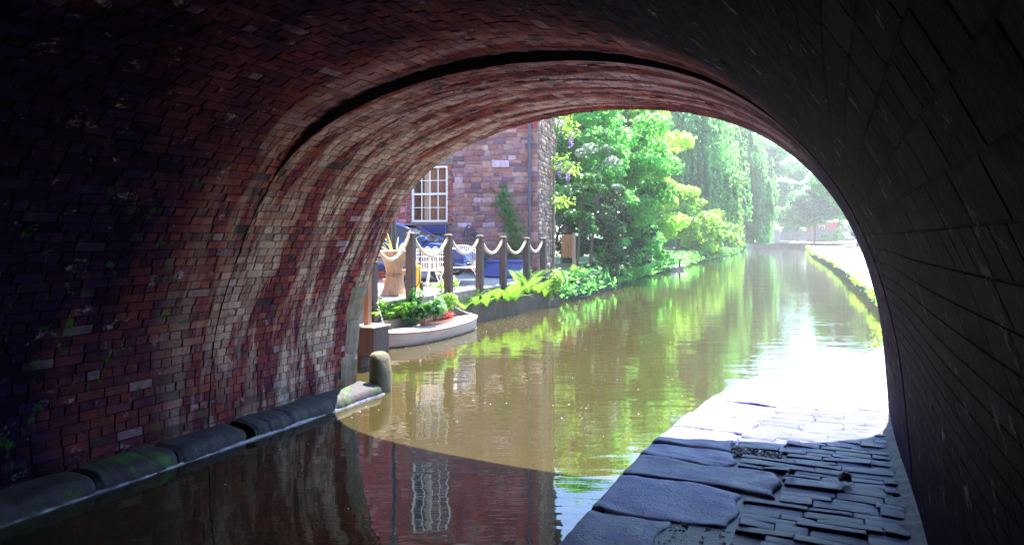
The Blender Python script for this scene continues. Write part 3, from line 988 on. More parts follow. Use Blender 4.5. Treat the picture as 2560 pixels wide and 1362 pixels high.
t = thing("fence_post", "short dark post with a chain beside the brick arch", "post", (DX + 0.05, 10.36, 0), group="posts along the deck edge")
M("post_shaft", box(-0.07, 0.07, -0.07, 0.07, -0.2, 1.52, 0.01), "dark_timber", t, world=False)
t = thing("mooring_bollard", "pale brown rounded wooden bollard beside the woven pedestal table", "bollard", (DX - 0.12, 10.62, DZ))
M("bollard_shaft", lathe([(0.075, 0), (0.075, 0.12), (0.066, 0.14), (0.07, 0.6), (0.075, 0.78), (0.06, 0.86), (0.03, 0.9), (0.004, 0.905)], 16), "brown_timber", t, world=False, smooth=True)

def rope(p0, p1, sag, label, r=0.034, n=40):
    p0 = np.array(p0, float); p1 = np.array(p1, float)
    pts, rad = [], []
    for i in range(n + 1):
        u = i / n
        p = p0 * (1 - u) + p1 * u
        p[2] -= sag * (1 - (2 * u - 1) ** 2)
        pts.append(p)
    pts = np.array(pts)
    # three twisted strands
    T = np.gradient(pts, axis=0); T /= np.linalg.norm(T, axis=1)[:, None]
    L = np.concatenate([[0], np.cumsum(np.linalg.norm(np.diff(pts, axis=0), axis=1))])
    nn = 110
    Li = np.linspace(0, L[-1], nn)
    C = np.stack([np.interp(Li, L, pts[:, k]) for k in range(3)], 1)
    Tn = np.gradient(C, axis=0); Tn /= np.linalg.norm(Tn, axis=1)[:, None]
    side = np.cross(Tn, [0, 0, 1.0]); side /= np.linalg.norm(side, axis=1)[:, None]; up = np.cross(side, Tn)
    strands = []
    for s in range(3):
        ph = 2 * PI * s / 3 + Li / 0.11 * 2 * PI / 1.6
        q = C + side * (np.cos(ph) * r * 0.5)[:, None] + up * (np.sin(ph) * r * 0.5)[:, None]
        strands.append(tube(q, r * 0.62, 6))
    o = M("rope", join(strands), "rope", smooth=True)
    tag(o, label, "rope", "thick ropes hung between the posts")
xr = DX + 0.035
rlab = ["rope sagging in front of the woven pedestal table", "rope sagging between the two leftmost tall posts", "rope hanging in front of the wire settee",
        "rope sagging in front of the settee end and bare wall", "rope between brown post and post by the climber", "short rope ending at the house corner post"]
py = [10.36] + post_y
pz = [1.55] + post_z
for i in range(6):
    a = (xr, py[i] + 0.05, pz[i] - (0.03 if i else -0.32)); b = (xr, py[i + 1] - 0.03, pz[i + 1] + (0.03 if i == 0 else -0.04))
    rope(a, b, (0.42, 0.40, 0.36, 0.36, 0.36, 0.33)[i], rlab[i])

# ------------------------------------------------------------------ timber pile and box by the arch
t = thing("mooring_pile", "brown timber pile standing on a dark box beside the arch", "pile", (-6.42, 8.75, 0))
M("pile_box", box(-0.19, 0.20, -0.2, 0.2, 0.18, 0.60, 0.01), "dark_timber", t, world=False)
M("box_lid", box(-0.21, 0.22, -0.22, 0.22, 0.602, 0.625, 0.004), "boat_deck", t, world=False)
M("pile_shaft", box(-0.10, -0.01, -0.05, 0.05, 0.626, 1.4, 0.008), "brown_timber", t, world=False)
M("box_leg", box(-0.15, -0.06, -0.15, 0.15, -0.3, 0.179), "dark_timber", t, world=False)

# ------------------------------------------------------------------ boat
def boat():
    t = thing("planter_boat", "small cream decked boat with a red brown cockpit used as a planter", "boat", (-7.19, 11.9, 0), rz=R(90) - 0.02)
    # local: +x = along canal away from the camera, +y = towards the bank
    L = 1.62
    n = 25
    def half(u):                       # u -1..1 : blunt at the near end, rounded at the far one
        return 0.40 * (1 - abs(u) ** 2.6) ** 0.62 * (1 - 0.10 * u) + 0.035 * (1 if u < -0.98 else 0)
    us = [-math.cos(PI * i / (n - 1)) for i in range(n)]
    sheer = lambda u: 0.225 + 0.05 * u * u
    V, F = [], []
    secs = [(1.0, 0.0), (0.985, -0.05), (0.95, -0.14), (0.87, -0.26), (0.6, -0.34)]
    m = len(secs)
    for sgn in (-1, 1):
        base = len(V)
        for u in us:
            for (fy, dz) in secs:
                V.append((u * L * (0.97 + 0.03 * fy), sgn * max(half(u), 0.004) * fy, sheer(u) + dz))
        for i in range(n - 1):
            for k in range(m - 1):
                f = (base + i * m + k, base + i * m + k + 1, base + (i + 1) * m + k + 1, base + (i + 1) * m + k)
                F.append(f if sgn > 0 else tuple(reversed(f)))
    hull = M("hull", (V, F), "boat_hull", t, world=False, smooth=True)
    # rubbing strake
    for sgn in (-1, 1):
        M("rubbing_strake", tube([(u * L * 1.003, sgn * (half(u) + 0.006), sheer(u) - 0.012) for u in us], 0.013, 6), "boat_trim", t, world=False, smooth=True)
    # deck with an oval opening
    ox, oy, cx = 0.55, 0.17, 0.12
    nn = 48
    V, F = [], []
    for k in range(nn):
        a = 2 * PI * k / nn
        ix, iy = cx + ox * math.cos(a), oy * math.sin(a)
        # outer rim point in the same direction parameter
        u = max(-1, min(1, math.cos(a)))
        oyv = half(u) * (1 if math.sin(a) >= 0 else -1)
        if abs(math.sin(a)) < 1e-6: oyv = 0
        V.append((ix, iy, sheer(ix / L) + 0.025)); V.append((u * L, oyv, sheer(u) + 0.002))
    for k in range(nn):
        k2 = (k + 1) % nn
        F.append((2 * k, 2 * k + 1, 2 * k2 + 1, 2 * k2))
    M("foredeck", (V, F), "boat_deck", t, world=False)
    V, F = [], []
    for k in range(nn):
        a = 2 * PI * k / nn
        for (s, z) in ((1.0, 0.02), (1.03, 0.10), (0.985, 0.10), (0.955, -0.1)):
            V.append((cx + ox * s * math.cos(a), oy * s * math.sin(a), sheer(0) + z))
    for k in range(nn):
        k2 = (k + 1) % nn
        for q in range(3):
            F.append((4 * k + q, 4 * k2 + q, 4 * k2 + q + 1, 4 * k + q + 1))
    M("cockpit_coaming", (V, F), "boat_trim", t, world=False, smooth=False)
    M("soil", extrude_poly([(cx + ox * 0.96 * math.cos(2 * PI * k / 24), oy * 0.96 * math.sin(2 * PI * k / 24)) for k in range(24)], 0.12, 0.20), "bank_soil", t, world=False)
    M("waterline_band", join([tube([(u * L * 0.985, sgn * (half(u) * 0.955 + 0.004), 0.012) for u in us], 0.014, 6) for sgn in (-1, 1)]), "bark", t, world=False, smooth=True)
    return t
boat()
def chain(label, p0, p1, sag):
    p0 = np.array(p0); p1 = np.array(p1); n = int(np.linalg.norm(p1 - p0) / 0.034)
    pts = [p0 * (1 - i / n) + p1 * i / n - [0, 0, sag * (1 - (2 * i / n - 1) ** 2)] for i in range(n + 1)]
    ln = []
    for i in range(n):
        c = (pts[i] + pts[i + 1]) / 2; d = pts[i + 1] - pts[i]; d = d / np.linalg.norm(d)
        u, v = frame_of(d); w = u if i % 2 else v
        ln.append(tube([c + d * 0.024 * math.cos(a) + w * 0.012 * math.sin(a) for a in np.linspace(0, 2 * PI, 9)], 0.005, 4))
    o = M("mooring_chain", join(ln), "galvanised", smooth=True)
    tag(o, label, "chain", "mooring chains of the planter boat")
chain("pale chain from the short dark post down to the near boat end", (-7.50, 10.40, 0.86), (-7.22, 10.32, 0.27), 0.05)
chain("chain running from the far boat end up to the deck", (-7.17, 13.45, 0.29), (-7.55, 13.02, 0.62), 0.06)

# ------------------------------------------------------------------ leaves
def leaf_quads(C, size, N, T, fold=0.12):
    """C centres (n,3), N normals, T directions, size (n,) -> V,F (4 verts, 1 quad each, kite shaped)"""
    n = len(C)
    N = N / (np.linalg.norm(N, axis=1)[:, None] + 1e-9)
    T = T - N * (T * N).sum(1)[:, None]; T /= (np.linalg.norm(T, axis=1)[:, None] + 1e-9)
    S = np.cross(N, T)
    s = np.broadcast_to(np.asarray(size, float), (n,))[:, None]
    V = np.stack([C - T * s * 0.5, C + S * s * 0.34 + N * s * fold, C + T * s * 0.5, C - S * s * 0.34 + N * s * fold], 1)
    F = np.arange(4 * n).reshape(n, 4)
    return V.reshape(-1, 3), F

def cloud(r, centres, radii, per, size, up=0.6, shell=0.55):
    """leaves spread in clumps; each clump an ellipsoid, denser toward its shell"""
    C, N = [], []
    for c, rad in zip(centres, radii):
        n = int(per * max(0.3, rad[0] * rad[1]) / 1.0) if np.ndim(rad) else per
        d = r.normal(size=(n, 3)); d /= np.linalg.norm(d, axis=1)[:, None]
        q = r.random(n) ** (1 / 3.0); q = shell + (1 - shell) * q if shell else q
        q = q * r.uniform(0.75, 1.12, n)
        C.append(np.array(c) + d * q[:, None] * np.array(rad))
        nn = d * 0.7 + r.normal(size=(n, 3)) * 0.6; nn[:, 2] += up
        N.append(nn)
    C = np.concatenate(C); N = np.concatenate(N)
    T = r.normal(size=C.shape); T[:, 2] -= 0.4
    return leaf_quads(C, size * r.uniform(0.6, 1.35, len(C)), N, T)

def limb(r, p0, p1, r0, r1, wob=0.08, n=7):
    p0, p1 = np.array(p0, float), np.array(p1, float)
    t = np.linspace(0, 1, n)[:, None]
    L = np.linalg.norm(p1 - p0)
    P = p0 * (1 - t) + p1 * t + np.sin(t * PI) * r.normal(0, wob * L, 3) * 0.6
    return tube(P, np.linspace(r0, r1, n), 7)

def tree(name, label, base, blobs, leaf, size, per, seed, tr=0.25, group=None, bark="bark", cat="tree", nclump=9, spread=0.55, crown="crown"):
    """blobs: crown masses (x,y,z,rx,ry,rz); each filled with leaf clumps on its outside"""
    r = np.random.default_rng(seed)
    t = thing(name, label, cat, base, group=group)
    cs, rs = [], []
    limbs = []
    b = np.array(base, float)
    top = np.array([np.mean([q[0] for q in blobs]), np.mean([q[1] for q in blobs]), max(q[2] for q in blobs)])
    mid = b * 0.45 + top * 0.55; mid[:2] = b[:2] * 0.6 + top[:2] * 0.4
    limbs.append(limb(r, b - [0, 0, 0.2], mid, tr, tr * 0.6, 0.03))
    limbs.append(limb(r, mid, top, tr * 0.6, tr * 0.15, 0.04))
    for (x, y, z, rx, ry, rz) in blobs:
        k = max(4, int(nclump * (rx * ry * rz) ** (1 / 2.2) / 2))
        limbs.append(limb(r, mid, (x, y, z), tr * 0.45, tr * 0.12, 0.08))
        for i in range(k):
            d = r.normal(size=3); d /= np.linalg.norm(d)
            d[2] = d[2] * 0.9 + 0.12
            q = r.uniform(0.45, 1.0)
            c = np.array([x, y, z]) + d * q * np.array([rx, ry, rz])
            s = spread * r.uniform(0.55, 1.25) * (rx * ry * rz) ** (1 / 3.0) * 0.55
            cs.append(c); rs.append((s * 1.15, s * 1.15, s * 0.62))
            if i % 3 == 0: limbs.append(limb(r, (x, y, z - rz * 0.2), c, tr * 0.12, tr * 0.03, 0.1, 5))
    M("trunk", join(limbs), bark, t, smooth=True)
    V, F = cloud(r, cs, rs, per, size)
    M(crown, (V, F), leaf, t)
    return t

def willow(label, base, h, rad, leaf, seed, strands=420, size=0.32, group="weeping willows", drop=1.0):
    r = np.random.default_rng(seed)
    t = thing("willow_tree", label, "tree", base, group=group)
    b = np.array(base, float)
    limbs = [limb(r, b - [0, 0, 0.3], b + [0, 0, h * 0.55], 0.5, 0.3, 0.03)]
    C, T = [], []
    nb = 64
    tips = []; hash_tip = r.random(nb)
    for i in range(nb):
        a = 2 * PI * i * 0.382 + r.normal() * 0.3; lv = 0.30 + 0.68 * ((i + 0.5) / nb) ** 0.8
        q = (1.0 - max(0, (lv - 0.45) / 0.55) ** 2 * 0.75) * r.uniform(0.6, 1.08)
        tip = b + np.array([math.cos(a) * rad * q, math.sin(a) * rad * q, h * lv])
        limbs.append(limb(r, b + [0, 0, min(h * 0.5, h * lv * 0.8)], tip, 0.12, 0.03, 0.06))
        tips.append(tip)
    M("trunk", join(limbs), "bark", t, smooth=True)
    tips = np.array(tips)
    for s in range(strands):
        k = r.integers(nb); u = r.uniform(0.75, 1.05)
        st = (b + [0, 0, h * 0.6]) * (1 - u) + tips[k] * u + r.normal(0, 1, 3) * [rad * 0.15, rad * 0.15, 0.3]
        out = st[:2] - b[:2]; q = np.linalg.norm(out); out = out / (q + 1e-6)
        Ls = min(st[2] - b[2] - 0.3, h * r.uniform(0.14, 0.34) * drop * (1 + 0.9 * (hash_tip[k] > 0.6)))
        if Ls < 0.6: continue
        m = int(Ls / size * 3.4)
        tt = np.sort(r.random(m))
        p = np.zeros((m, 3))
        p[:, 0] = st[0] + out[0] * 0.7 * np.sin(tt * 2) + r.normal(0, 0.09, m)
        p[:, 1] = st[1] + out[1] * 0.7 * np.sin(tt * 2) + r.normal(0, 0.09, m)
        p[:, 2] = st[2] + 0.4 * np.sin(np.minimum(tt * 6, PI)) - tt * Ls
        C.append(p)
    C = np.concatenate(C); n = len(C)
    N = r.normal(size=(n, 3)); N[:, 2] *= 0.4
    Td = np.zeros((n, 3)); Td[:, 2] = -1; Td += r.normal(0, 0.35, (n, 3))
    V, F = leaf_quads(C, size * r.uniform(0.6, 1.3, n), N, Td)
    M("crown", (V, F), leaf, t)
    return t

# trees on the left bank
tree("sycamore_tree", "big leafy sycamore beside the house overhanging the water", (-11.2, 30.0, 0.6),
     [(-11.0, 30, 7.6, 2.4, 2.8, 1.7), (-9.6, 31, 6.9, 2.1, 2.6, 1.5), (-11.8, 28, 6.4, 2.0, 2.4, 1.8), (-9.6, 28.5, 4.8, 1.8, 2.3, 1.6), (-8.6, 32.5, 5.0, 1.6, 2.4, 1.6), (-8.8, 30, 2.9, 1.4, 2.4, 1.2), (-8.2, 33, 2.2, 1.3, 2.2, 1.2), (-11, 27, 4.2, 1.6, 1.6, 1.8), (-8.5, 29, 1.2, 1.0, 1.9, 0.8), (-8.1, 31.8, 0.9, 0.9, 1.8, 0.6)],
     "leaf_sycamore", 0.19, 620, 101, 0.30, nclump=16, spread=0.68)
tree("lime_tree", "tall bright green tree towering behind the sycamore", (-14.5, 41, 0.8),
     [(-13.5, 41, 10.0, 3.2, 3.4, 2.0), (-11.5, 40, 9, 2.6, 3.0, 1.8), (-10.6, 41, 6.8, 2.2, 2.6, 1.8), (-15, 38, 8.6, 3, 3, 2.2), (-11.8, 43, 5, 2.2, 2.6, 2.0), (-10.2, 42, 3.0, 1.7, 2.4, 1.6)],
     "leaf_bright", 0.25, 420, 102, 0.34, nclump=15, spread=0.68)
tree("conifer_tree", "dark conifer showing between the bright tree and the willow", (-17, 58, 0.8),
     [(-16.0, 56, 14, 1.8, 1.8, 2.2), (-15.6, 55, 11.5, 2.6, 2.6, 2.0), (-15.6, 55, 9, 3.2, 3.2, 2.4), (-15.6, 55, 5.5, 3.2, 3.2, 2.4)],
     "leaf_dark", 0.28, 260, 103, 0.4, nclump=13, spread=0.65)
tree("alder_bush", "pale yellow green bush leaning over the water before the willow", (-12.2, 59, 0.6),
     [(-11.8, 58, 4.6, 2.0, 2.4, 1.7), (-10.6, 57, 3.0, 1.9, 2.3, 1.5), (-10.2, 60, 2.0, 1.7, 2.4, 1.3), (-12.6, 60, 5.4, 1.8, 2.0, 1.4), (-9.9, 58.5, 0.9, 1.4, 2.4, 0.7), (-11.2, 64, 3.0, 1.8, 2.4, 1.8)],
     "leaf_bright", 0.26, 420, 104, 0.16, nclump=16, spread=0.65)
tree("waterside_bush", "low rounded bush at the water edge below the second willow", (-12.6, 82, 0.6),
     [(-12.2, 82, 2.4, 1.9, 2.4, 1.5), (-11.6, 84, 1.3, 1.7, 2.4, 1.0), (-13.2, 86, 3.2, 1.9, 2.4, 1.6)], "leaf_bright", 0.3, 340, 105, 0.14, nclump=15, spread=0.65)
willow("tall blue green weeping willow rising behind the pale bush", (-14.0, 72, 0.7), 17.5, 4.2, "leaf_willow", 110, 2200, 0.34)
willow("smaller sunlit weeping willow farther along the canal", (-15.0, 112, 0.8), 20.0, 5.0, "leaf_willow", 111, 2100, 0.46)
willow("yellow green weeping willow between the two willows", (-15.8, 92, 0.8), 17.0, 3.8, "leaf_bright", 112, 1600, 0.40)
far_specs = [("hazy round tree standing behind the far fence", (-16, 166, 1), [(-16, 166, 19, 6, 6, 6), (-14, 164, 10, 5, 5, 5), (-19, 165, 11, 6, 5, 6)], "leaf_far", 3),
             ("thin pale tree with bare branches against the bright sky", (-8, 172, 1), [(-8, 172, 17, 3, 3, 3), (-10, 171, 11, 3.6, 3.6, 3), (-6, 172, 10, 3.4, 3.4, 3)], "leaf_far", 5),
             ("spreading tree drooping over the far fence", (-4, 154, 1), [(-5.5, 152, 8.4, 3.6, 3, 2.8), (-3, 152, 11.5, 3.8, 3, 3.2), (-7.8, 152, 6.4, 3.2, 2.6, 2.4), (-0.5, 152, 9.5, 3.6, 3, 3.2), (-5, 152, 5.2, 3, 2.4, 1.6), (0.5, 152, 6.2, 2.6, 2.4, 1.8)], "leaf_far", 7),
             ("dense tree leaning over the towpath at the bend", (3.4, 130, 0.8), [(2.6, 128, 11, 3.4, 3, 3.0), (0.4, 126, 13.0, 3.4, 3, 3.0), (4.5, 128, 14, 3.8, 3, 3.4), (-1.6, 126, 10.5, 2.8, 2.6, 2.3), (1.6, 126, 7.6, 2.6, 2.2, 2.0), (5.2, 126, 8.5, 3.2, 2.4, 3.0), (3.6, 126, 5.6, 2.2, 2.2, 1.6)], "leaf_sycamore", 9),
             ("bright bush crowding the brick arch beyond the towpath", (6.2, 62, 0.6), [(6.4, 62, 5.5, 2.2, 2.4, 2.4), (6.0, 60, 2.8, 1.8, 2.2, 1.8), (6.8, 66, 8, 2.6, 2.6, 2.4)], "leaf_bright", 11),
             ("dark tree filling the gap behind the willows", (-24, 135, 1), [(-22, 132, 12, 5, 5, 5), (-24, 130, 18, 5, 5, 4), (-19, 136, 7, 4, 4, 4)], "leaf_dark", 13),
             ("tall pale tree behind the yellow green willow", (-22, 108, 1), [(-20, 106, 19, 4.5, 4.5, 4), (-21, 104, 13, 5, 5, 4), (-18, 108, 24, 4, 4, 3.5)], "leaf_far", 15),
             ("distant tree closing the view above the fence", (-30, 190, 1), [(-26, 188, 14, 7, 6, 6), (-14, 190, 11, 6, 6, 5), (-2, 192, 9, 6, 6, 4)], "leaf_far", 17)]
for (lab, base, blobs, leaf, sd) in far_specs:
    big = base[1] > 100
    tree("canal_tree", lab, base, blobs, leaf, 0.5 if big else 0.26, 110 if big else 300, 200 + sd, 0.30, group="trees along the canal", nclump=13 if big else 14, spread=0.7)


# ------------------------------------------------------------------ the stone house
HC = np.array([-8.04, 19.2]); HW = np.array([-0.976, -0.217]); HS = np.array([-0.217, 0.976])   # corner, along front (to the left), along side
HN = np.array([0.217, -0.976])                                                              # outward normal of the front
SN = np.array([0.976, 0.217])                                                               # outward normal of the side
HZ0, HZ1 = 0.3, 7.9
HLEN, HDEP = 8.0, 3.1
house = thing("stone_house", "rubble stone house with sash window and downpipe beside the canal", "house", (HC[0] - 3.5, HC[1] + 1.5, 0))
def front(a, b, h):
    a = np.asarray(a, float); b = np.asarray(b, float)
    p = HC[None] + a[..., None] * HW + (h)[..., None] * HN
    return np.concatenate([p, b[..., None]], -1)
def side(a, b, h):
    a = np.asarray(a, float); b = np.asarray(b, float)
    p = HC[None] + a[..., None] * HS + (h)[..., None] * SN
    return np.concatenate([p, b[..., None]], -1)
def fpt(t, z, h): return (HC[0] + t * HW[0] + h * HN[0], HC[1] + t * HW[1] + h * HN[1], z)
def fbox(t0, t1, z0, z1, h0, h1, b=0.0):
    """box standing on the front wall: t along the wall, h out of it"""
    V, F = box(t0, t1, h0, h1, z0, z1, b)
    W = np.array([fpt(v[0], v[2], v[1]) for v in V])
    return W, [tuple(reversed(f)) for f in F]
def sbox(t0, t1, z0, z1, h0, h1, b=0.0):
    V, F = box(t0, t1, h0, h1, z0, z1, b)
    W = np.array([(HC[0] + v[0] * HS[0] + v[1] * SN[0], HC[1] + v[0] * HS[1] + v[1] * SN[1], v[2]) for v in V])
    return W, F
WIN = [(2.80, 3.97, 2.43, 4.15), (2.80, 3.97, 5.2, 6.95), (6.0, 7.1, 2.43, 4.15), (6.0, 7.1, 5.2, 6.95)]
# wall body: mortar coloured core built as strips round the window openings
def wallcells(len_, wins):
    ts = sorted({0.0, len_} | {w[0] for w in wins} | {w[1] for w in wins}); zs = sorted({HZ0, HZ1} | {w[2] for w in wins} | {w[3] for w in wins})
    for i in range(len(ts) - 1):
        for j in range(len(zs) - 1):
            tm, zm = (ts[i] + ts[i + 1]) / 2, (zs[j] + zs[j + 1]) / 2
            if any(w[0] < tm < w[1] and w[2] < zm < w[3] for w in wins): continue
            yield ts[i], ts[i + 1], zs[j], zs[j + 1]
core = []
for (a, b, c, d) in wallcells(HLEN, WIN):
    core.append(([fpt(a, c, 0), fpt(b, c, 0), fpt(b, d, 0), fpt(a, d, 0)], [(0, 1, 2, 3)]))
wv, wf = join(core)
wall = M("wall", (wv, wf), "house_mortar", house)
M("side_wall", ([(*(HC), HZ0), (*(HC + HS * HDEP), HZ0), (*(HC + HS * HDEP), HZ1), (*(HC), HZ1)], [(0, 1, 2, 3)]), "house_mortar", house)
M("rear_wall", ([(*(HC + HS * HDEP), HZ0), (*(HC + HS * HDEP + HW * HLEN), HZ0), (*(HC + HS * HDEP + HW * HLEN), HZ1), (*(HC + HS * HDEP), HZ1)], [(0, 1, 2, 3)]), "house_mortar", house)
M("end_wall", ([(*(HC + HW * HLEN), HZ0), (*(HC + HW * HLEN + HS * HDEP), HZ0), (*(HC + HW * HLEN + HS * HDEP), HZ1), (*(HC + HW * HLEN), HZ1)], [(0, 1, 2, 3)]), "house_mortar", house)
rh = np.random.default_rng(61)
spal = np.array([(0.33, 0.18, 0.10), (0.40, 0.25, 0.14), (0.27, 0.14, 0.10), (0.20, 0.14, 0.13), (0.30, 0.20, 0.16), (0.13, 0.09, 0.10), (0.45, 0.32, 0.22), (0.26, 0.12, 0.09), (0.55, 0.48, 0.42)])
sw = np.array([0.2, 0.17, 0.14, 0.13, 0.12, 0.07, 0.07, 0.07, 0.03])
bpal = np.array([(0.36, 0.07, 0.06), (0.28, 0.06, 0.06), (0.42, 0.11, 0.08), (0.2, 0.06, 0.07), (0.5, 0.25, 0.2)])
rects, tints, hs = [], [], []
def hit(a0, a1, z0, z1, wins, m=0.0):
    return [w for w in wins if a0 < w[1] + m and a1 > w[0] - m and z0 < w[3] and z1 > w[2]]
z = HZ0 + 0.3
while z < HZ1 - 0.02:
    h = min(rh.choice([0.10, 0.13, 0.16, 0.20, 0.24, 0.29], p=[.14, .22, .24, .2, .13, .07]), HZ1 - z)
    t = rh.uniform(-0.1, 0.0)
    while t < HLEN:
        w = rh.uniform(1.0, 3.2) * max(h, 0.13); w = min(w, 0.66)
        t1 = t + w
        spans = [(max(t, 0.0), min(t1, HLEN))]
        for wn_ in WIN:
            new = []
            for (p, q) in spans:
                if z < wn_[3] + 0.22 and z + h > wn_[2] - 0.12 and q > wn_[0] - 0.17 and p < wn_[1] + 0.17:
                    if p < wn_[0] - 0.17: new.append((p, wn_[0] - 0.17))
                    if q > wn_[1] + 0.17: new.append((wn_[1] + 0.17, q))
                else: new.append((p, q))
            spans = new
        for (p, q) in spans:
            if q - p < 0.04: continue
            sub = [(z, z + h)]
            if h > 0.19 and rh.random() < 0.45: sub = [(z, z + h * 0.55), (z + h * 0.55, z + h)]
            for (za, zb_) in sub:
                rects.append((p + 0.006, q - 0.006, za + 0.006, zb_ - 0.006)); hs.append(0.020 + rh.normal(0, 0.011))
                brickish = (p > 4.1 and p < 5.9) or za > 5.15
                tints.append((bpal[rh.integers(5)] if brickish else spal[rh.choice(9, p=sw)] * 0.85 + np.array((0.30, 0.19, 0.16)) * 0.15) * rh.uniform(0.9, 1.55) * np.array((1.0, 0.83, 1.14)))
        t = t1
    z += h
# red brick quoins beside every window
for (a0, a1, z0, z1) in WIN:
    zz = z0 - 0.1; k = 0
    while zz < z1 + 0.1:
        for (p, q) in ((a0 - 0.165 if k % 2 else a0 - 0.165, a0 - 0.004), (a1 + 0.004, a1 + 0.165)):
            if k % 2:
                m_ = (p + q) / 2
                for (pp, qq) in ((p, m_ - 0.004), (m_ + 0.004, q)):
                    rects.append((pp, qq, zz + 0.005, zz + 0.07)); hs.append(0.012 + rh.normal(0, 0.004)); tints.append(bpal[rh.choice(5, p=[.4, .25, .2, .1, .05])] * rh.uniform(0.8, 1.2))
            else:
                rects.append((p, q, zz + 0.005, zz + 0.07)); hs.append(0.012 + rh.normal(0, 0.004)); tints.append(bpal[rh.choice(5, p=[.4, .25, .2, .1, .05])] * rh.uniform(0.8, 1.2))
        zz += 0.076; k += 1
SV = piece_verts(np.array(rects), front, np.array(hs), 0.03, 0.012, 0.009, rh)
emit_pieces(SV, np.array(tints), None, "house_stone", wall, "stone", "stonework", PF, 300)
# side wall stones (seen at a glancing angle): one joined mass
rects, tints, hs = [], [], []
z = 0.02
while z < HZ1 - 0.02:
    h = min(rh.choice([0.09, 0.11, 0.14, 0.18]), HZ1 - z)
    t = rh.uniform(-0.1, 0)
    while t < HDEP:
        w = rh.uniform(0.12, 0.4)
        rects.append((max(t, 0) + 0.006, min(t + w, HDEP) - 0.006, z + 0.006, z + h - 0.006)); hs.append(0.03 + abs(rh.normal(0, 0.022))); tints.append((spal[rh.choice(9, p=sw)] * 0.55 + np.array((0.26, 0.23, 0.24)) * 0.45) * rh.uniform(0.8, 1.3))
        t += w
    z += h
SV = piece_verts(np.array(rects), side, np.array(hs), 0.03, 0.014, 0.012, rh)
k = len(SV)
sidew = M("side_stonework", (SV.reshape(-1, 3), (PFR[None] + 12 * np.arange(k)[:, None, None]).reshape(-1, 4)), "house_stone", house, tint=np.repeat(np.array(tints), 12, 0), kind="stuff")
# windows
def sash(w4, main):
    a0, a1, z0, z1 = w4
    win = thing_part("window", house)
    zm = (z0 + z1) / 2
    fr = []
    d0, d1 = -0.10, -0.02
    fr += [fbox(a0, a0 + 0.06, z0, z1, d0, d1, 0.004), fbox(a1 - 0.06, a1, z0, z1, d0, d1, 0.004), fbox(a0 + 0.061, a1 - 0.061, z0, z0 + 0.06, d0, d1, 0.004), fbox(a0 + 0.061, a1 - 0.061, z1 - 0.06, z1, d0, d1, 0.004), fbox(a0 + 0.061, a1 - 0.061, zm - 0.03, zm + 0.03, d0 + 0.01, d1 + 0.012, 0.004)]
    M("frame", join(fr), "white_paint", win)
    nc, nr = 4, 2
    iw = (a1 - a0 - 0.12) / nc
    bars = []
    for (za, zb_) in ((z0 + 0.06, zm - 0.03), (zm + 0.03, z1 - 0.06)):
        ih = (zb_ - za) / nr
        for i in range(1, nc): bars.append(fbox(a0 + 0.06 + i * iw - 0.011, a0 + 0.06 + i * iw + 0.011, za, zb_, d0 + 0.02, d1 - 0.015))
        for j in range(1, nr): bars.append(fbox(a0 + 0.062, a1 - 0.062, za + j * ih - 0.011, za + j * ih + 0.011, d0 + 0.022, d1 - 0.013))
        for i in range(nc):
            for j in range(nr):
                p0, p1 = a0 + 0.06 + i * iw + 0.011, a0 + 0.06 + (i + 1) * iw - 0.011
                q0, q1 = za + j * ih + 0.011, za + (j + 1) * ih - 0.011
                M("pane", ([fpt(p0, q0, -0.06 + rh.normal() * 0.002), fpt(p1, q0, -0.06 + rh.normal() * 0.002), fpt(p1, q1, -0.06), fpt(p0, q1, -0.06)], [(0, 1, 2, 3)]), "pane_glass", win)
    M("glazing_bar", join(bars), "white_paint", win)
    rev = [fbox(a0 - 0.02, a0 - 0.001, z0, z1, -0.3, 0.0), fbox(a1 + 0.001, a1 + 0.02, z0, z1, -0.3, 0.0), fbox(a0, a1, z1 + 0.001, z1 + 0.02, -0.3, 0.0), fbox(a0, a1, z0 - 0.02, z0 - 0.001, -0.3, 0.0)]
    M("reveal", join(rev), "house_mortar", win)
    M("room_shade", join([fbox(a0 - 0.4, a1 + 0.4, z0 - 0.3, z1 + 0.3, -1.6, -1.55)]), "dark_room", win)
    def curt(ta, tb, hh):
        return gridsurf(40, 6, lambda u, v: fpt(ta + (tb - ta) * u, z0 + 0.02 + v * (z1 - z0 - 0.05), hh + 0.035 * math.sin(u * 46) * (1 - 0.3 * v)))
    M("curtain", curt(a0 + 0.02, a0 + 0.60, -0.24), "curtain", win, smooth=True)
    M("curtain", curt(a0 + 0.62, a0 + 0.82, -0.26), "daylight_strip", win, smooth=True)  # pale strip painted as the daylight seen through from a window behind
    M("sill", fbox(a0 - 0.1, a1 + 0.1, z0 - 0.09, z0 - 0.022, -0.12, 0.10, 0.01), "jamb_stone", win)
    M("lintel", fbox(a0 - 0.16, a1 + 0.16, z1 + 0.022, z1 + 0.21, -0.1, 0.035, 0.012), "jamb_stone", win)
    if main:
        M("window_box", fbox(a0 - 0.02, a0 + 0.75, z0 - 0.36, z0 - 0.10, 0.03, 0.26, 0.01), "car_paint", win)
def thing_part(name, parent):
    o = bpy.data.objects.new(name, None); COL.objects.link(o); o.parent = parent
    TF[o.name] = TF[parent.name]
    return o
for i, w4 in enumerate(WIN): sash(w4, i == 0)
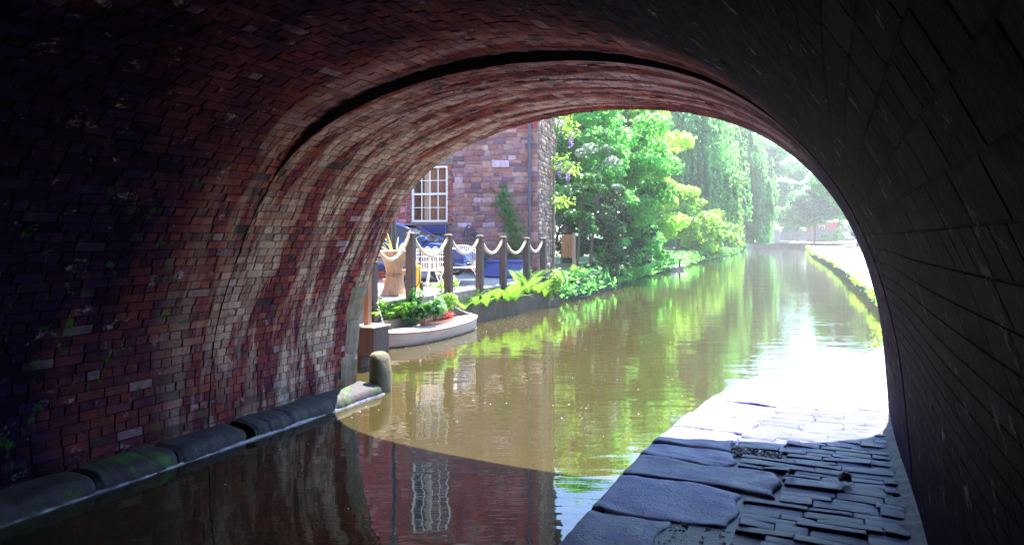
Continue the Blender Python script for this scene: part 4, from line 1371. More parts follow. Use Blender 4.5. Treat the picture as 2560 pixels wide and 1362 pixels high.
# downpipe
dp = [fpt(0.235, 0.6, 0.10), fpt(0.235, 2.6, 0.10), fpt(0.235, 5.2, 0.10), fpt(0.235, HZ1 - 0.25, 0.10), fpt(0.235, HZ1 - 0.05, 0.2)]
pipe = M("downpipe", tube(dp, 0.048, 10), "lead_pipe", house, smooth=True)
for zz in (1.3, 3.1, 4.9, 6.7):
    M("bracket", join([fbox(0.165, 0.305, zz, zz + 0.05, 0.02, 0.155, 0.006)]), "lead_pipe", pipe)
# roof
ov = 0.35
A_ = HC + HN * ov + SN * 0.25; B_ = HC + HW * (HLEN + 0.25) + HN * ov; C_ = HC + HW * (HLEN + 0.25) + HS * (HDEP + ov); D_ = HC + HS * (HDEP + ov) + SN * 0.25
r0 = (A_ + D_) / 2; r1 = (B_ + C_) / 2
zr = HZ1 + 2.6
V = [(*A_, HZ1 - 0.1), (*B_, HZ1 - 0.1), (*C_, HZ1 - 0.1), (*D_, HZ1 - 0.1), (*r0, zr), (*r1, zr)]
V = np.array(V); V2 = V.copy(); V2[:, 2] -= 0.12
roof = M("roof", (np.concatenate([V, V2]), [(0, 1, 5, 4), (2, 3, 4, 5), (6, 10, 11, 7), (8, 11, 10, 9), (0, 6, 7, 1), (2, 8, 9, 3), (0, 4, 10, 6), (3, 9, 10, 4), (1, 7, 11, 5), (2, 5, 11, 8)]), "slate", house)
gA, gB = HC, HC + HS * HDEP
M("gable", ([(*gA, HZ1), (*gB, HZ1), (*((gA + gB) / 2), zr - 0.14)], [(0, 1, 2)]), "house_mortar", house)
gA, gB = HC + HW * HLEN, HC + HW * HLEN + HS * HDEP
M("gable", ([(*gA, HZ1), (*gB, HZ1), (*((gA + gB) / 2), zr - 0.14)], [(0, 1, 2)]), "house_mortar", house)
M("chimney", xf(box(-0.45, 0.45, -0.35, 0.35, zr - 0.6, zr + 1.2, 0.02), (*(r1 * 0.8 + r0 * 0.2), 0), math.atan2(HW[1], HW[0])), "outer_brick", roof)
# low red brick garden wall on the left of the terrace
gw = thing("garden_wall", "low red brick garden wall seen past the black lamp post", "wall", (-11.6, 14.6, 0.9))
rg = np.random.default_rng(66)
gv = []
for ci in range(22):
    x_ = -13.4 + (0.11 if ci % 2 else 0)
    while x_ < -10.3:
        gv.append(xf(box(0, 0.213, -0.05 + rg.normal() * 0.003, 0.05, 0.9 + ci * 0.075, 0.9 + ci * 0.075 + 0.065, 0.004), (x_, 14.6, 0)))
        x_ += 0.225
M("wall_core", box(-13.4, -10.1, 14.56, 14.64, 0.8, 2.54), "mortar", gw)
M("brick_course", join(gv), "red_render", gw, kind="stuff")

# ------------------------------------------------------------------ car
def car():
    fx, fy = 0.955, 0.296
    rz = math.atan2(fy, fx)
    t = thing("parked_car", "dark blue hatchback parked on the terrace in front of the house", "car", (-9.05, 15.65, 0.93), rz)
    # local: x forward, y left(away from camera), origin at front axle centre on ground, near side at y=-0.82
    W = 0.84
    # side outline of the lower body (x, z)
    st = [(-3.35, 0.34), (-3.38, 0.62), (-3.30, 0.90), (-2.9, 0.98), (-1.2, 0.96), (-0.55, 0.94), (0.1, 0.86), (0.50, 0.74), (0.68, 0.60), (0.72, 0.45), (0.70, 0.28), (0.5, 0.2), (-3.1, 0.2)]
    st = np.array(st)
    # smooth outline
    o2 = []
    for i in range(len(st)):
        a, b = st[i], st[(i + 1) % len(st)]
        for k in range(4): o2.append(a + (b - a) * k / 4)
    o2 = np.array(o2)
    for _ in range(2): o2 = 0.25 * np.roll(o2, 1, 0) + 0.5 * o2 + 0.25 * np.roll(o2, -1, 0)
    n = len(o2)
    V, F = [], []
    lay = [(-W, 0.90), (-W + 0.035, 0.975), (-W + 0.12, 1.0), (0, 1.02), (W - 0.12, 1.0), (W - 0.035, 0.975), (W, 0.90)]
    c = np.array([-1.35, 0.52])
    for (yy, s) in lay:
        for p in o2:
            q = c + (p - c) * np.array([0.985 + 0.015 * s if abs(yy) < W else 0.97, s])
            nose = 0.10 * (yy / W) ** 2 if q[0] > 0.2 else 0
            V.append((q[0] - nose, yy, q[1]))
    for i in range(len(lay) - 1):
        for k in range(n):
            k2 = (k + 1) % n
            F.append((i * n + k, i * n + k2, (i + 1) * n + k2, (i + 1) * n + k))
    F.append(tuple(reversed(range(n)))); F.append(tuple(range((len(lay) - 1) * n, len(lay) * n)))
    M("body", (V, F), "car_paint", t, world=False, smooth=True)
    # cabin: glass house tapering inward
    gl = [(-3.15, 0.95), (-2.75, 1.36), (-1.55, 1.40), (-0.98, 1.28), (-0.25, 0.93)]
    def cab(inset, y0, y1, zs):
        V = []
        for (x, z) in gl:
            k = (z - 0.93) / 0.5
            V.append((x, -(y0 + (y1 - y0) * k), z * zs)); V.append((x, (y0 + (y1 - y0) * k), z * zs))
        return V
    V = cab(0, 0.77, 0.58, 1.0)
    F = [(2 * i, 2 * i + 1, 2 * i + 3, 2 * i + 2) for i in range(4)] + [tuple(2 * i for i in range(5)), tuple(2 * i + 1 for i in reversed(range(5)))]
    M("windows", (V, F), "dark_glass", t, world=False)
    roofv = []
    for (x, z, w) in ((-2.9, 1.33, 0.62), (-2.7, 1.40, 0.6), (-2.1, 1.435, 0.59), (-1.5, 1.425, 0.59), (-1.0, 1.325, 0.63)):
        roofv.append([(x, -w, z), (x, -w * 0.6, z + 0.02), (x, w * 0.6, z + 0.02), (x, w, z)])
    V = [p for r_ in roofv for p in r_]
    F = [(i * 4 + k, (i + 1) * 4 + k, (i + 1) * 4 + k + 1, i * 4 + k + 1) for i in range(4) for k in range(3)]
    M("roof", (V, F), "car_paint", t, world=False, smooth=True)
    for s in (-1, 1):
        M("pillar", tube([(-0.28, s * 0.775, 0.93), (-0.98, s * 0.645, 1.29), (-1.5, s * 0.60, 1.41), (-2.7, s * 0.60, 1.385), (-3.15, s * 0.76, 0.96)], 0.028, 6), "car_paint", t, world=False, smooth=True)
        M("pillar", tube([(-1.75, s * 0.785, 0.95), (-1.72, s * 0.60, 1.40)], 0.03, 6), "black_metal", t, world=False, smooth=True)
        M("wing_mirror", xf(box(-0.09, 0.07, -0.10, 0.10, -0.07, 0.07, 0.03), (-0.42, s * 0.90, 1.0)), "car_paint", t, world=False, smooth=True)
        M("headlight", xf(lathe([(0.0, -0.02), (0.12, 0), (0.10, 0.05), (0.03, 0.07)], 14), mat=Matrix.Translation((0.50, s * 0.56, 0.62)) @ Matrix.Rotation(R(90), 4, 'Y')), "lamp_glass", t, world=False, smooth=True)
        for wx in (0.0, -2.5):
            wm = Matrix.Translation((wx, s * 0.79, 0.30)) @ Matrix.Rotation(R(90) * s, 4, 'X')
            wh = M("wheel", xf(lathe([(0.17, -0.1), (0.27, -0.1), (0.305, -0.07), (0.305, 0.06), (0.28, 0.095), (0.215, 0.095), (0.21, 0.05), (0.17, -0.1)], 28, cap=False), mat=wm), "tyre", t, world=False, smooth=True)
            wh_ = wh
            TF[wh_.name] = TF[t.name]
            sp = [lathe([(0.205, 0.05), (0.218, 0.088), (0.195, 0.088), (0.19, 0.05)], 28, cap=False), lathe([(0.05, 0.03), (0.05, 0.085), (0.0, 0.095)], 14)]
            for k in range(7):
                a = 2 * PI * k / 7
                sp.append(xf(box(0.04, 0.2, -0.017, 0.017, 0.06, 0.085, 0.004), mat=Matrix.Rotation(a, 4, 'Z')))
            M("rim", xf(join(sp), mat=wm), "alloy", wh, world=False)
            M("brake_disc", xf(lathe([(0.0, 0.0), (0.14, 0.0), (0.14, 0.02), (0.0, 0.02)], 20), mat=wm), "black_metal", wh, world=False)
            M("wheel_arch", tube([(wx + 0.345 * math.cos(a), s * (W + 0.002), 0.30 + 0.345 * math.sin(a)) for a in np.linspace(-0.25, PI + 0.25, 16)], 0.022, 6), "black_metal", t, world=False, smooth=True)
    M("bumper", xf(box(0.38, 0.71, -0.70, 0.70, 0.26, 0.40, 0.03), (0.0, 0, 0)), "black_metal", t, world=False, smooth=True)
    M("number_plate", box(0.716, 0.73, -0.26, 0.26, 0.34, 0.44), "white_paint", t, world=False)
    for s in (-1, 1):
        M("side_trim", box(-2.1, -0.45, s * (W + 0.004) - 0.008, s * (W + 0.004) + 0.008, 0.5, 0.56), "black_metal", t, world=False)
        hd = M("door_handle", box(-1.55, -1.35, s * (W + 0.0) - 0.02, s * (W + 0.0) + 0.02, 0.80, 0.83), "black_metal", t, world=False)
    return t
car()

# ------------------------------------------------------------------ furniture on the deck
def rattan_table():
    t = thing("pedestal_table", "hourglass woven cane pedestal table with a round top", "table", (-8.25, 12.05, DZ + 0.005))
    prof = [(0.275, 0.0), (0.26, 0.03), (0.215, 0.14), (0.18, 0.28), (0.16, 0.40), (0.158, 0.46), (0.17, 0.56), (0.205, 0.68), (0.26, 0.80), (0.315, 0.89)]
    V, F = [], []
    n = 72
    for (r_, z) in prof:
        for k in range(n):
            a = 2 * PI * k / n
            rr = r_ + (0.006 if k % 2 else -0.004)
            V.append((rr * math.cos(a), rr * math.sin(a), z))
    for i in range(len(prof) - 1):
        for k in range(n):
            F.append((i * n + k, i * n + (k + 1) % n, (i + 1) * n + (k + 1) % n, (i + 1) * n + k))
    M("cane_body", (V, F), "rattan", t, world=False)
    for z in (0.40, 0.44):
        M("binding", tube([(0.168 * math.cos(a), 0.168 * math.sin(a), z) for a in np.linspace(0, 2 * PI, 33)], 0.011, 6), "brown_timber", t, world=False, smooth=True)
    M("base_ring", tube([(0.278 * math.cos(a), 0.278 * math.sin(a), 0.014) for a in np.linspace(0, 2 * PI, 33)], 0.014, 6), "rattan", t, world=False, smooth=True)
    M("table_top", lathe([(0.0, 0.892), (0.335, 0.892), (0.34, 0.90), (0.335, 0.915), (0.0, 0.916)], 36, cap=False), "boat_deck", t, world=False)
rattan_table()
def wire_bench(name, label, loc, rz, w, curved, h=0.88):
    t = thing(name, label, "bench", loc, rz)
    # local x along the seat, back at +y
    sl = []
    for k in range(7):
        y_ = -0.20 + k * 0.065
        sl.append(box(-w / 2, w / 2, y_ - 0.02, y_ + 0.02, 0.43, 0.445, 0.004))
    sl.append(box(-w / 2 - 0.01, w / 2 + 0.01, -0.235, -0.222, 0.415, 0.447)); sl.append(box(-w / 2 - 0.01, w / 2 + 0.01, 0.225, 0.238, 0.415, 0.447))
    M("seat", join(sl), "white_metal", t, world=False)
    bk_ = []
    top = lambda x: h - (0.20 * (x / (w / 2)) ** 2 if curved else 0.0)
    xs = np.linspace(-w / 2, w / 2, 21)
    bk_.append(tube([(x, 0.26 + 0.03, top(x)) for x in xs], 0.015, 6))
    bk_.append(tube([(x, 0.25 + 0.02, top(x) - 0.07) for x in xs], 0.009, 5))
    for x in xs[1:-1]:
        bk_.append(tube([(x, 0.235, 0.44), (x, 0.28, top(x))], 0.006, 5))
    if not curved:
        for zz in (0.60, 0.72): bk_.append(tube([(-w / 2, 0.26, zz), (w / 2, 0.26, zz)], 0.009, 5))
    M("backrest", join(bk_), "white_metal", t, world=False, smooth=True)
    for s in (-1, 1):
        arm = [tube([(s * w / 2, 0.28, h - (0.2 if curved else 0.05)), (s * (w / 2 + 0.03), 0.1, 0.68), (s * (w / 2 + 0.03), -0.15, 0.66), (s * w / 2, -0.24, 0.60), (s * w / 2, -0.22, 0.44)], 0.012, 6)]
        for q in range(5):
            y_ = -0.15 + q * 0.08
            arm.append(tube([(s * w / 2, y_, 0.44), (s * (w / 2 + 0.028), y_, 0.665)], 0.005, 5))
        M("armrest", join(arm), "white_metal", t, world=False, smooth=True)
        for yy in (-0.2, 0.22):
            M("leg", join([tube([(s * (w / 2 - 0.03), yy, 0.43), (s * (w / 2 - 0.10), yy, 0.28), (s * (w / 2 - 0.05), yy * 1.1, 0.10), (s * (w / 2 + 0.02), yy * 1.15, 0.012)], 0.013, 6), tube([(s * (w / 2 - 0.22), yy, 0.42), (s * (w / 2 - 0.12), yy, 0.33), (s * (w / 2 - 0.09), yy, 0.24)], 0.009, 5)]), "white_metal", t, world=False, smooth=True)
    M("stretcher", join([tube([(-w / 2 + 0.06, -0.2, 0.13), (w / 2 - 0.06, -0.2, 0.13)], 0.008, 5), tube([(-w / 2 + 0.06, 0.22, 0.13), (w / 2 - 0.06, 0.22, 0.13)], 0.008, 5)]), "white_metal", t, world=False, smooth=True)
wire_bench("garden_bench", "white slatted metal bench with straight back beside the cane table", (-8.22, 13.3, 0.80), R(27), 0.78, False)
wire_bench("garden_settee", "white wire settee with a high arched back in the middle of the terrace", (-8.35, 15.0, 0.80), R(22), 1.0, True, 0.96)
tt_ = thing("side_table", "small white round garden table holding the trough behind the bench", "table", (-8.55, 14.0, 0.80))
M("table_top", lathe([(0.0, 0.70), (0.24, 0.70), (0.245, 0.712), (0.24, 0.72), (0.0, 0.72)], 28, cap=False), "white_metal", tt_, world=False)
for k in range(3):
    a = 2 * PI * k / 3 + 0.4
    M("leg", tube([(0.05 * math.cos(a), 0.05 * math.sin(a), 0.70), (0.08 * math.cos(a), 0.08 * math.sin(a), 0.4), (0.22 * math.cos(a), 0.22 * math.sin(a), 0.01)], 0.012, 6), "white_metal", tt_, world=False, smooth=True)
tr_ = thing("terracotta_trough", "small terracotta trough with two wire loops behind the bench", "planter", (-8.55, 14.0, 1.521), R(25))
M("trough_body", join([box(-0.17, 0.17, -0.07, 0.07, 0.0, 0.10, 0.012), box(-0.18, 0.18, -0.08, 0.08, 0.101, 0.125, 0.006)]), "terracotta", tr_, world=False)
for s in (-0.09, 0.09):
    M("wire_loop", tube([(s + 0.06 * math.cos(a), 0, 0.125 + 0.085 * math.sin(a)) for a in np.linspace(0, PI, 14)], 0.011, 6), "white_metal", tr_, world=False, smooth=True)
# yellow wheeled canister
yc = thing("wheeled_canister", "yellow wheeled canister half hidden behind the thick dark post", "canister", (-8.22, 12.75, 0.80), R(20))
M("canister_body", lathe([(0.0, 0.06), (0.13, 0.06), (0.15, 0.09), (0.15, 0.50), (0.13, 0.56), (0.06, 0.60), (0.05, 0.64), (0.0, 0.64)], 22, cap=False), "yellow_plastic", yc, world=False, smooth=True)
for s in (-1, 1):
    M("wheel", xf(lathe([(0.0, -0.02), (0.10, -0.02), (0.11, 0), (0.10, 0.02), (0.0, 0.02)], 18, cap=False), mat=Matrix.Translation((s * 0.17, 0.02, 0.11)) @ Matrix.Rotation(R(90), 4, 'Y')), "tyre", yc, world=False, smooth=True)
M("handle", tube([(-0.10, 0.14, 0.3), (-0.10, 0.17, 0.85), (0, 0.18, 0.9), (0.10, 0.17, 0.85), (0.10, 0.14, 0.3)], 0.012, 6), "black_metal", yc, world=False, smooth=True)
M("hose", tube([(0.0, -0.02, 0.63), (0.08, -0.12, 0.7), (0.17, -0.16, 0.5), (0.15, -0.17, 0.2), (0.05, -0.2, 0.05)], 0.012, 6), "black_metal", yc, world=False, smooth=True)
pot = thing("plant_pot", "plain terracotta pot behind the cane pedestal table", "pot", (-8.55, 12.35, DZ + 0.005))
M("pot_body", lathe([(0.0, 0), (0.11, 0), (0.15, 0.26), (0.165, 0.262), (0.165, 0.31), (0.145, 0.31), (0.14, 0.25), (0.0, 0.25)], 24, cap=False), "terracotta", pot, world=False, smooth=True)
lp = thing("lamp_post", "black metal lamp post standing on the terrace by the arch", "lamp post", (-9.15, 13.35, 0.78))
M("post_shaft", lathe([(0.10, 0), (0.10, 0.12), (0.065, 0.2), (0.055, 0.4), (0.05, 3.6), (0.035, 3.65), (0.03, 4.2)], 14), "black_metal", lp, world=False, smooth=True)
M("lantern", lathe([(0.08, 4.2), (0.15, 4.55), (0.17, 4.57), (0.04, 4.75), (0.01, 4.85)], 6), "dark_glass", lp, world=False)
hg = thing("iron_hoop", "small black iron hoop gate leaning on the stone wall", "gate", fpt(2.05, 0.95, 0.25), math.atan2(HW[1], HW[0]))
hp = [tube([(0.16 * math.cos(a) + 0.0, 0, 1.05 + 0.32 * math.sin(a)) for a in np.linspace(0, PI, 15)], 0.016, 6)]
M("hoop", join(hp), "black_metal", hg, world=False, smooth=True)
for q in (-0.155, -0.05, 0.05, 0.155):
    M("bar", tube([(q, 0, 0.0), (q, 0, 1.05 + 0.32 * math.sqrt(max(0, 1 - (q / 0.16) ** 2)))], 0.012, 6), "black_metal", hg, world=False, smooth=True)
tub = thing("stone_trough", "blue grey stone trough at the foot of the house wall", "planter", fpt(0.95, 0.8, 0.45), math.atan2(HW[1], HW[0]))
M("trough_body", join([box(-0.62, 0.62, -0.2, 0.2, 0.0, 0.42, 0.03), box(-0.66, 0.66, -0.23, 0.23, 0.421, 0.50, 0.02)]), "slab_stone", tub, world=False)

# ------------------------------------------------------------------ plants near the deck
def frond_mesh(seed, L=0.75, pairs=18):
    r = np.random.default_rng(seed)
    V, F = [], []
    prev = None
    a0 = R(r.uniform(58, 74)); x, z, a = 0.0, 0.0, a0
    n = pairs
    pts = []
    for i in range(n + 1):
        pts.append((x, z, a)); st = L / n
        x += math.cos(a) * st; z += math.sin(a) * st; a -= R(r.uniform(3.2, 6.0)) * (0.6 + i / n)
    for i in range(n):
        (x0, z0, a_), (x1, z1, _) = pts[i], pts[i + 1]
        w = 0.006 * (1 - i / n) + 0.002
        b = len(V); V += [(x0, -w, z0), (x0, w, z0), (x1, w, z1), (x1, -w, z1)]; F.append((b, b + 1, b + 2, b + 3))
        t = i / (n - 1)
        pl = 0.24 * L * math.sin(PI * min(1, 0.12 + t * 0.9)) ** 0.8 * (1.05 - 0.6 * t)
        for s in (-1, 1):
            tipx = x0 + math.cos(a_) * pl * 0.45; tipz = z0 + math.sin(a_) * pl * 0.45 - pl * 0.12
            wd = L / n * 0.38
            b = len(V)
            V += [(x0, s * w, z0), (x0 + wd * 1.2 * math.cos(a_), s * pl * 0.45, z0 + wd * 1.2 * math.sin(a_)), (tipx, s * pl, tipz), (x0 - wd * 0.5 * math.cos(a_) + (tipx - x0) * .3, s * pl * 0.5, z0 - wd * 0.5 * math.sin(a_))]
            F.append((b, b + 1, b + 2, b + 3))
    me = mk_mesh("frond", V, F); me.materials.append(MT["leaf_fern"])
    return me
fronds = [frond_mesh(s) for s in (1, 2, 3, 4)]
rf = np.random.default_rng(71)
def fern(label, loc, n, s, lean=0.0):
    t = thing("fern", label, "fern", loc, group="ferns below the deck")
    for k in range(n):
        a = 2 * PI * k / n + rf.normal() * 0.25
        inst("frond", fronds[int(rf.integers(4))], t, (0, 0, 0), (rf.normal() * 0.12, rf.normal() * 0.15 + lean, a), (s * rf.uniform(0.75, 1.2),) * 3)
flabs = ["leftmost bright fern spilling over the boat stern", "small fern behind the near end of the boat", "fern spreading at the far end of the boat", "broad pale fern under the second rope gap", "fern fanning over the dark footing stones",
         "tall yellow green fern before the brown post", "large arching fern in the middle of the bank planting", "fern leaning to the water before the fourth post", "upright green fern between the last two ropes", "fern at the foot of the house corner post", "low fern drooping to the water at the deck end", "lone fern growing past the house corner"]
floc = [(-7.66, 10.35, 0.40), (-7.62, 10.9, 0.36), (-7.45, 13.55, 0.36), (-7.46, 14.05, 0.40), (-7.44, 14.6, 0.34), (-7.45, 15.15, 0.42), (-7.42, 15.7, 0.38), (-7.44, 16.2, 0.36), (-7.46, 17.0, 0.50), (-7.46, 17.75, 0.42), (-7.40, 18.2, 0.30), (-7.6, 21.3, 0.45)]
fs = [0.8, 0.8, 0.7, 0.8, 0.75, 0.85, 1.05, 1.05, 1.45, 1.05, 0.85, 1.2]
for i in range(12): fern(flabs[i], floc[i], 9, fs[i])

def leafy(name, label, cat, loc, rx, ry, rz, n, size, leaf, seed, group=None, stems=7, flower=None, nf=0, fsize=0.05):
    r = np.random.default_rng(seed)
    t = thing(name, label, cat, loc, group=group)
    cs = [(r.uniform(-rx, rx) * 0.7, r.uniform(-ry, ry) * 0.7, rz * r.uniform(0.45, 1.0)) for _ in range(stems)]
    M("stem", join([tube([(0, 0, -0.02), (c[0] * 0.5, c[1] * 0.5, c[2] * 0.6), c], 0.006, 5) for c in cs]), "bark", t, world=False)
    rad = [(rx * 0.55, ry * 0.55, rz * 0.38)] * stems
    C, N = [], []
    for c, q in zip(cs, rad):
        d = r.normal(size=(n // stems, 3)); d /= np.linalg.norm(d, axis=1)[:, None]
        C.append(np.array(c) + d * np.array(q) * (r.random((n // stems, 1)) ** 0.4)); N.append(d * 0.5 + r.normal(size=d.shape) * 0.5 + [0, 0, 0.6])
    C = np.concatenate(C); N = np.concatenate(N); T = C * [1, 1, 0.2] + r.normal(0, 0.3, C.shape) * rx - [0, 0, 0.1]
    V, F = leaf_quads(C, size * r.uniform(0.6, 1.3, len(C)), N, T)
    M("foliage", (V, F), leaf, t, world=False)
    if flower:
        k = r.integers(0, len(C), nf)
        V, F = leaf_quads(np.repeat(C[k], 4, 0) * 1.08 + r.normal(0, fsize * 0.4, (nf * 4, 3)), fsize, r.normal(size=(nf * 4, 3)) + [0, 0, 1], r.normal(size=(nf * 4, 3)))
        M("blossom", (V, F), flower, t, world=False)
    return t
leafy("boat_plant", "glossy leaved plant spilling from the boat cockpit", "plant", (-7.2, 11.45, 0.28), 0.26, 0.30, 0.36, 420, 0.12, "leaf_glossy", 301)
leafy("boat_plant", "taller green plant with pale flower at the cockpit middle", "plant", (-7.22, 11.95, 0.28), 0.2, 0.22, 0.40, 300, 0.10, "leaf_sycamore", 302, flower="petal_white", nf=8, fsize=0.07)
leafy("boat_plant", "small reddish plant in the far end of the cockpit", "plant", (-7.18, 12.45, 0.26), 0.11, 0.14, 0.15, 130, 0.05, "petal_red", 303)
leafy("bank_plant", "bright green bushy plant below the first rope", "plant", (-7.56, 10.65, 0.38), 0.16, 0.42, 0.42, 620, 0.075, "leaf_bright", 304)
leafy("bank_plant", "yellow green shoots behind the boat bow", "plant", (-7.5, 11.25, 0.38), 0.12, 0.3, 0.34, 420, 0.07, "leaf_fern", 305)
leafy("bank_plant", "leafy ivy clump at the foot of the thick dark post", "plant", (-7.48, 11.62, 0.36), 0.10, 0.2, 0.46, 420, 0.065, "leaf_climber", 306)
leafy("bank_plant", "pale leaved plant beyond the boat at post foot", "plant", (-7.48, 13.0, 0.36), 0.12, 0.3, 0.36, 380, 0.07, "leaf_bright", 307)
leafy("bank_plant", "plant with big pale leaves at the end of the deck", "plant", (-7.35, 18.7, 0.15), 0.22, 0.35, 0.7, 420, 0.12, "leaf_bright", 308)
leafy("bank_plant", "red flowered plant beside the corner post", "plant", (-7.7, 17.7, 0.75), 0.12, 0.2, 0.36, 180, 0.06, "leaf_climber", 309, flower="petal_red", nf=14, fsize=0.05)
leafy("terrace_plant", "low cream flowering plant on the deck before the bench", "plant", (-7.78, 13.15, DZ + 0.005), 0.2, 0.28, 0.2, 300, 0.05, "leaf_bright", 310, flower="petal_white", nf=24, fsize=0.04)
leafy("terrace_plant", "white flowering plant on the deck below the settee", "plant", (-7.78, 13.75, DZ + 0.005), 0.16, 0.22, 0.22, 240, 0.05, "leaf_bright", 311, flower="petal_white", nf=24, fsize=0.04)
leafy("terrace_plant", "blue green shrub at the foot of the house wall", "shrub", (*fpt(1.75, 0.93, 0.5)[:2], 0.9), 0.42, 0.3, 0.62, 700, 0.07, "leaf_dark", 312)
# climber on the house wall
rc = np.random.default_rng(75)
cl = thing("climbing_plant", "bright green climbing plant growing up the house wall", "climber", fpt(0.75, 0.9, 0.1))
st_ = [fpt(0.55 + 0.45 * u + 0.08 * math.sin(u * 9), 0.95 + 2.4 * u, 0.09) for u in np.linspace(0, 1, 14)]
M("stem", tube(st_, 0.012, 5), "bark", cl)
C, N = [], []
for u in np.linspace(0.22, 1, 26):
    k = 26; c = np.array(fpt(0.55 + 0.45 * u + 0.08 * math.sin(u * 9), 0.95 + 2.4 * u, 0.16)); sp_ = 0.24 * (1.1 - 0.65 * abs(u - 0.35))
    C.append(c + rc.normal(0, 1, (k, 3)) * [sp_ * 0.8, 0.05, sp_ * 0.55]); N.append(rc.normal(0, 0.5, (k, 3)) + [0.2, -0.9, 0.5])
C = np.concatenate(C); N = np.concatenate(N)
V, F = leaf_quads(C, 0.085 * rc.uniform(0.6, 1.3, len(C)), N, rc.normal(0, 0.6, C.shape) - [0, 0, 0.5])
M("foliage", (V, F), "leaf_climber", cl)
# wisteria on the canal side of the house
ws = thing("wisteria", "wisteria with lilac flower clusters hanging from the house corner", "climber", (-8.42, 21.4, 0.4))
M("stem", tube([(-8.42, 21.4, 0.4), (-8.44, 21.5, 2.5), (-8.43, 21.5, 4.5), (-8.2, 21.4, 6.0)], [0.05, 0.045, 0.035, 0.02], 7), "pale_bark", ws, smooth=True)
rw = np.random.default_rng(76)
wc = [(-8.15, 21.4, 5.8), (-7.85, 21.5, 5.4), (-8.15, 21.3, 4.4), (-7.9, 21.4, 4.25), (-8.2, 21.4, 3.1)]
cs = [np.array(c) + rw.normal(0, 0.12, 3) for c in wc for _ in range(3)]
V, F = cloud(rw, cs, [(0.3, 0.3, 0.22)] * len(cs), 130, 0.11)
M("foliage", (V, F), "leaf_bright", ws)
for c in wc[:4]:
    n = 160; u = rw.random(n)
    q = np.array(c) + np.stack([rw.normal(0, 1, n) * 0.075 * (1 - u * 0.8), rw.normal(0, 1, n) * 0.075 * (1 - u * 0.8), -u * 0.52], 1)
    V, F = leaf_quads(q, 0.06, rw.normal(size=(n, 3)), rw.normal(size=(n, 3)))
    M("blossom", (V, F), "petal_lilac", ws)
# flax in a pot
fx_ = thing("flax_plant", "spiky yellow flax in a pot behind the first rope", "plant", (-8.85, 13.0, 0.79))
M("pot", lathe([(0.0, 0), (0.14, 0), (0.19, 0.40), (0.21, 0.40), (0.21, 0.46), (0.18, 0.46), (0.18, 0.40), (0, 0.40)], 24, cap=False), "terracotta", fx_, world=False, smooth=True)
for k in range(34):
    a = rw.uniform(0, 2 * PI); L = rw.uniform(0.7, 1.25); lean = rw.uniform(0.15, 0.9); w = 0.02
    pts = []
    for i in range(9):
        u = i / 8
        rr = L * (0.25 * u + lean * 0.75 * u * u); zz = 0.4 + L * (u * 0.95 - 0.55 * lean * u ** 2.4)
        pts.append((rr * math.cos(a), rr * math.sin(a), zz))
    V, F = [], []
    for i, p in enumerate(pts):
        ww = w * (1 - (i / 8) ** 2) + 0.002
        V += [(p[0] - math.sin(a) * ww, p[1] + math.cos(a) * ww, p[2]), (p[0], p[1], p[2] - ww * 0.4), (p[0] + math.sin(a) * ww, p[1] - math.cos(a) * ww, p[2])]
    for i in range(8):
        for q in range(2): F.append((i * 3 + q, i * 3 + q + 1, (i + 1) * 3 + q + 1, (i + 1) * 3 + q))
    M("blade", (V, F), "leaf_flax" if k % 4 else "leaf_bright", fx_, world=False)
# shrubs between house and sycamore
tree("corner_shrub", "rounded glossy shrub against the canal side of the house", (-8.3, 23.2, 0.5), [(-7.95, 23.2, 3.5, 0.85, 1.0, 0.8), (-7.85, 23.3, 2.6, 0.8, 1.0, 0.8)], "leaf_glossy", 0.12, 700, 131, 0.06, cat="shrub", nclump=16, crown="foliage")
tree("waterside_shrub", "dark shaded shrub hanging to the water below the sycamore", (-8.6, 27, 0.4), [(-8.7, 27, 2.8, 1.2, 1.8, 1.7), (-8.3, 28.5, 1.6, 1.0, 2.0, 1.3), (-8.3, 26.5, 1.0, 0.9, 1.6, 0.9), (-9.6, 27.5, 3.2, 1.3, 1.6, 1.8), (-8.3, 30.5, 1.6, 1.0, 2.0, 1.4), (-8.5, 33, 1.4, 1.0, 2.0, 1.2)], "leaf_dark", 0.14, 560, 132, 0.08, cat="shrub", nclump=14, crown="foliage")
tree("garden_hedge", "dark evergreen hedge filling the gap behind the glossy shrub", (-11, 27.5, 0.5), [(-10.4, 27.5, 2.2, 1.2, 1.2, 1.9), (-11.8, 27.8, 2.4, 1.4, 1.2, 2.1), (-10.2, 30, 2.5, 1.2, 1.4, 2.2), (-11.4, 31, 3.2, 1.6, 1.4, 2.4), (-10.6, 34, 2.6, 1.5, 2.0, 2.2), (-12.8, 33, 3.4, 1.8, 1.6, 2.6)], "leaf_dark", 0.17, 330, 136, 0.1, cat="hedge", nclump=13, crown="foliage")
tree("pale_shrub", "silvery leaved shrub arching in front of the sycamore", (-8.7, 26.0, 0.5), [(-8.3, 26, 5.0, 1.0, 1.0, 0.8), (-7.9, 26.4, 3.7, 0.8, 0.9, 0.35)], "leaf_silver", 0.13, 330, 133, 0.08, cat="shrub", nclump=10, crown="foliage")
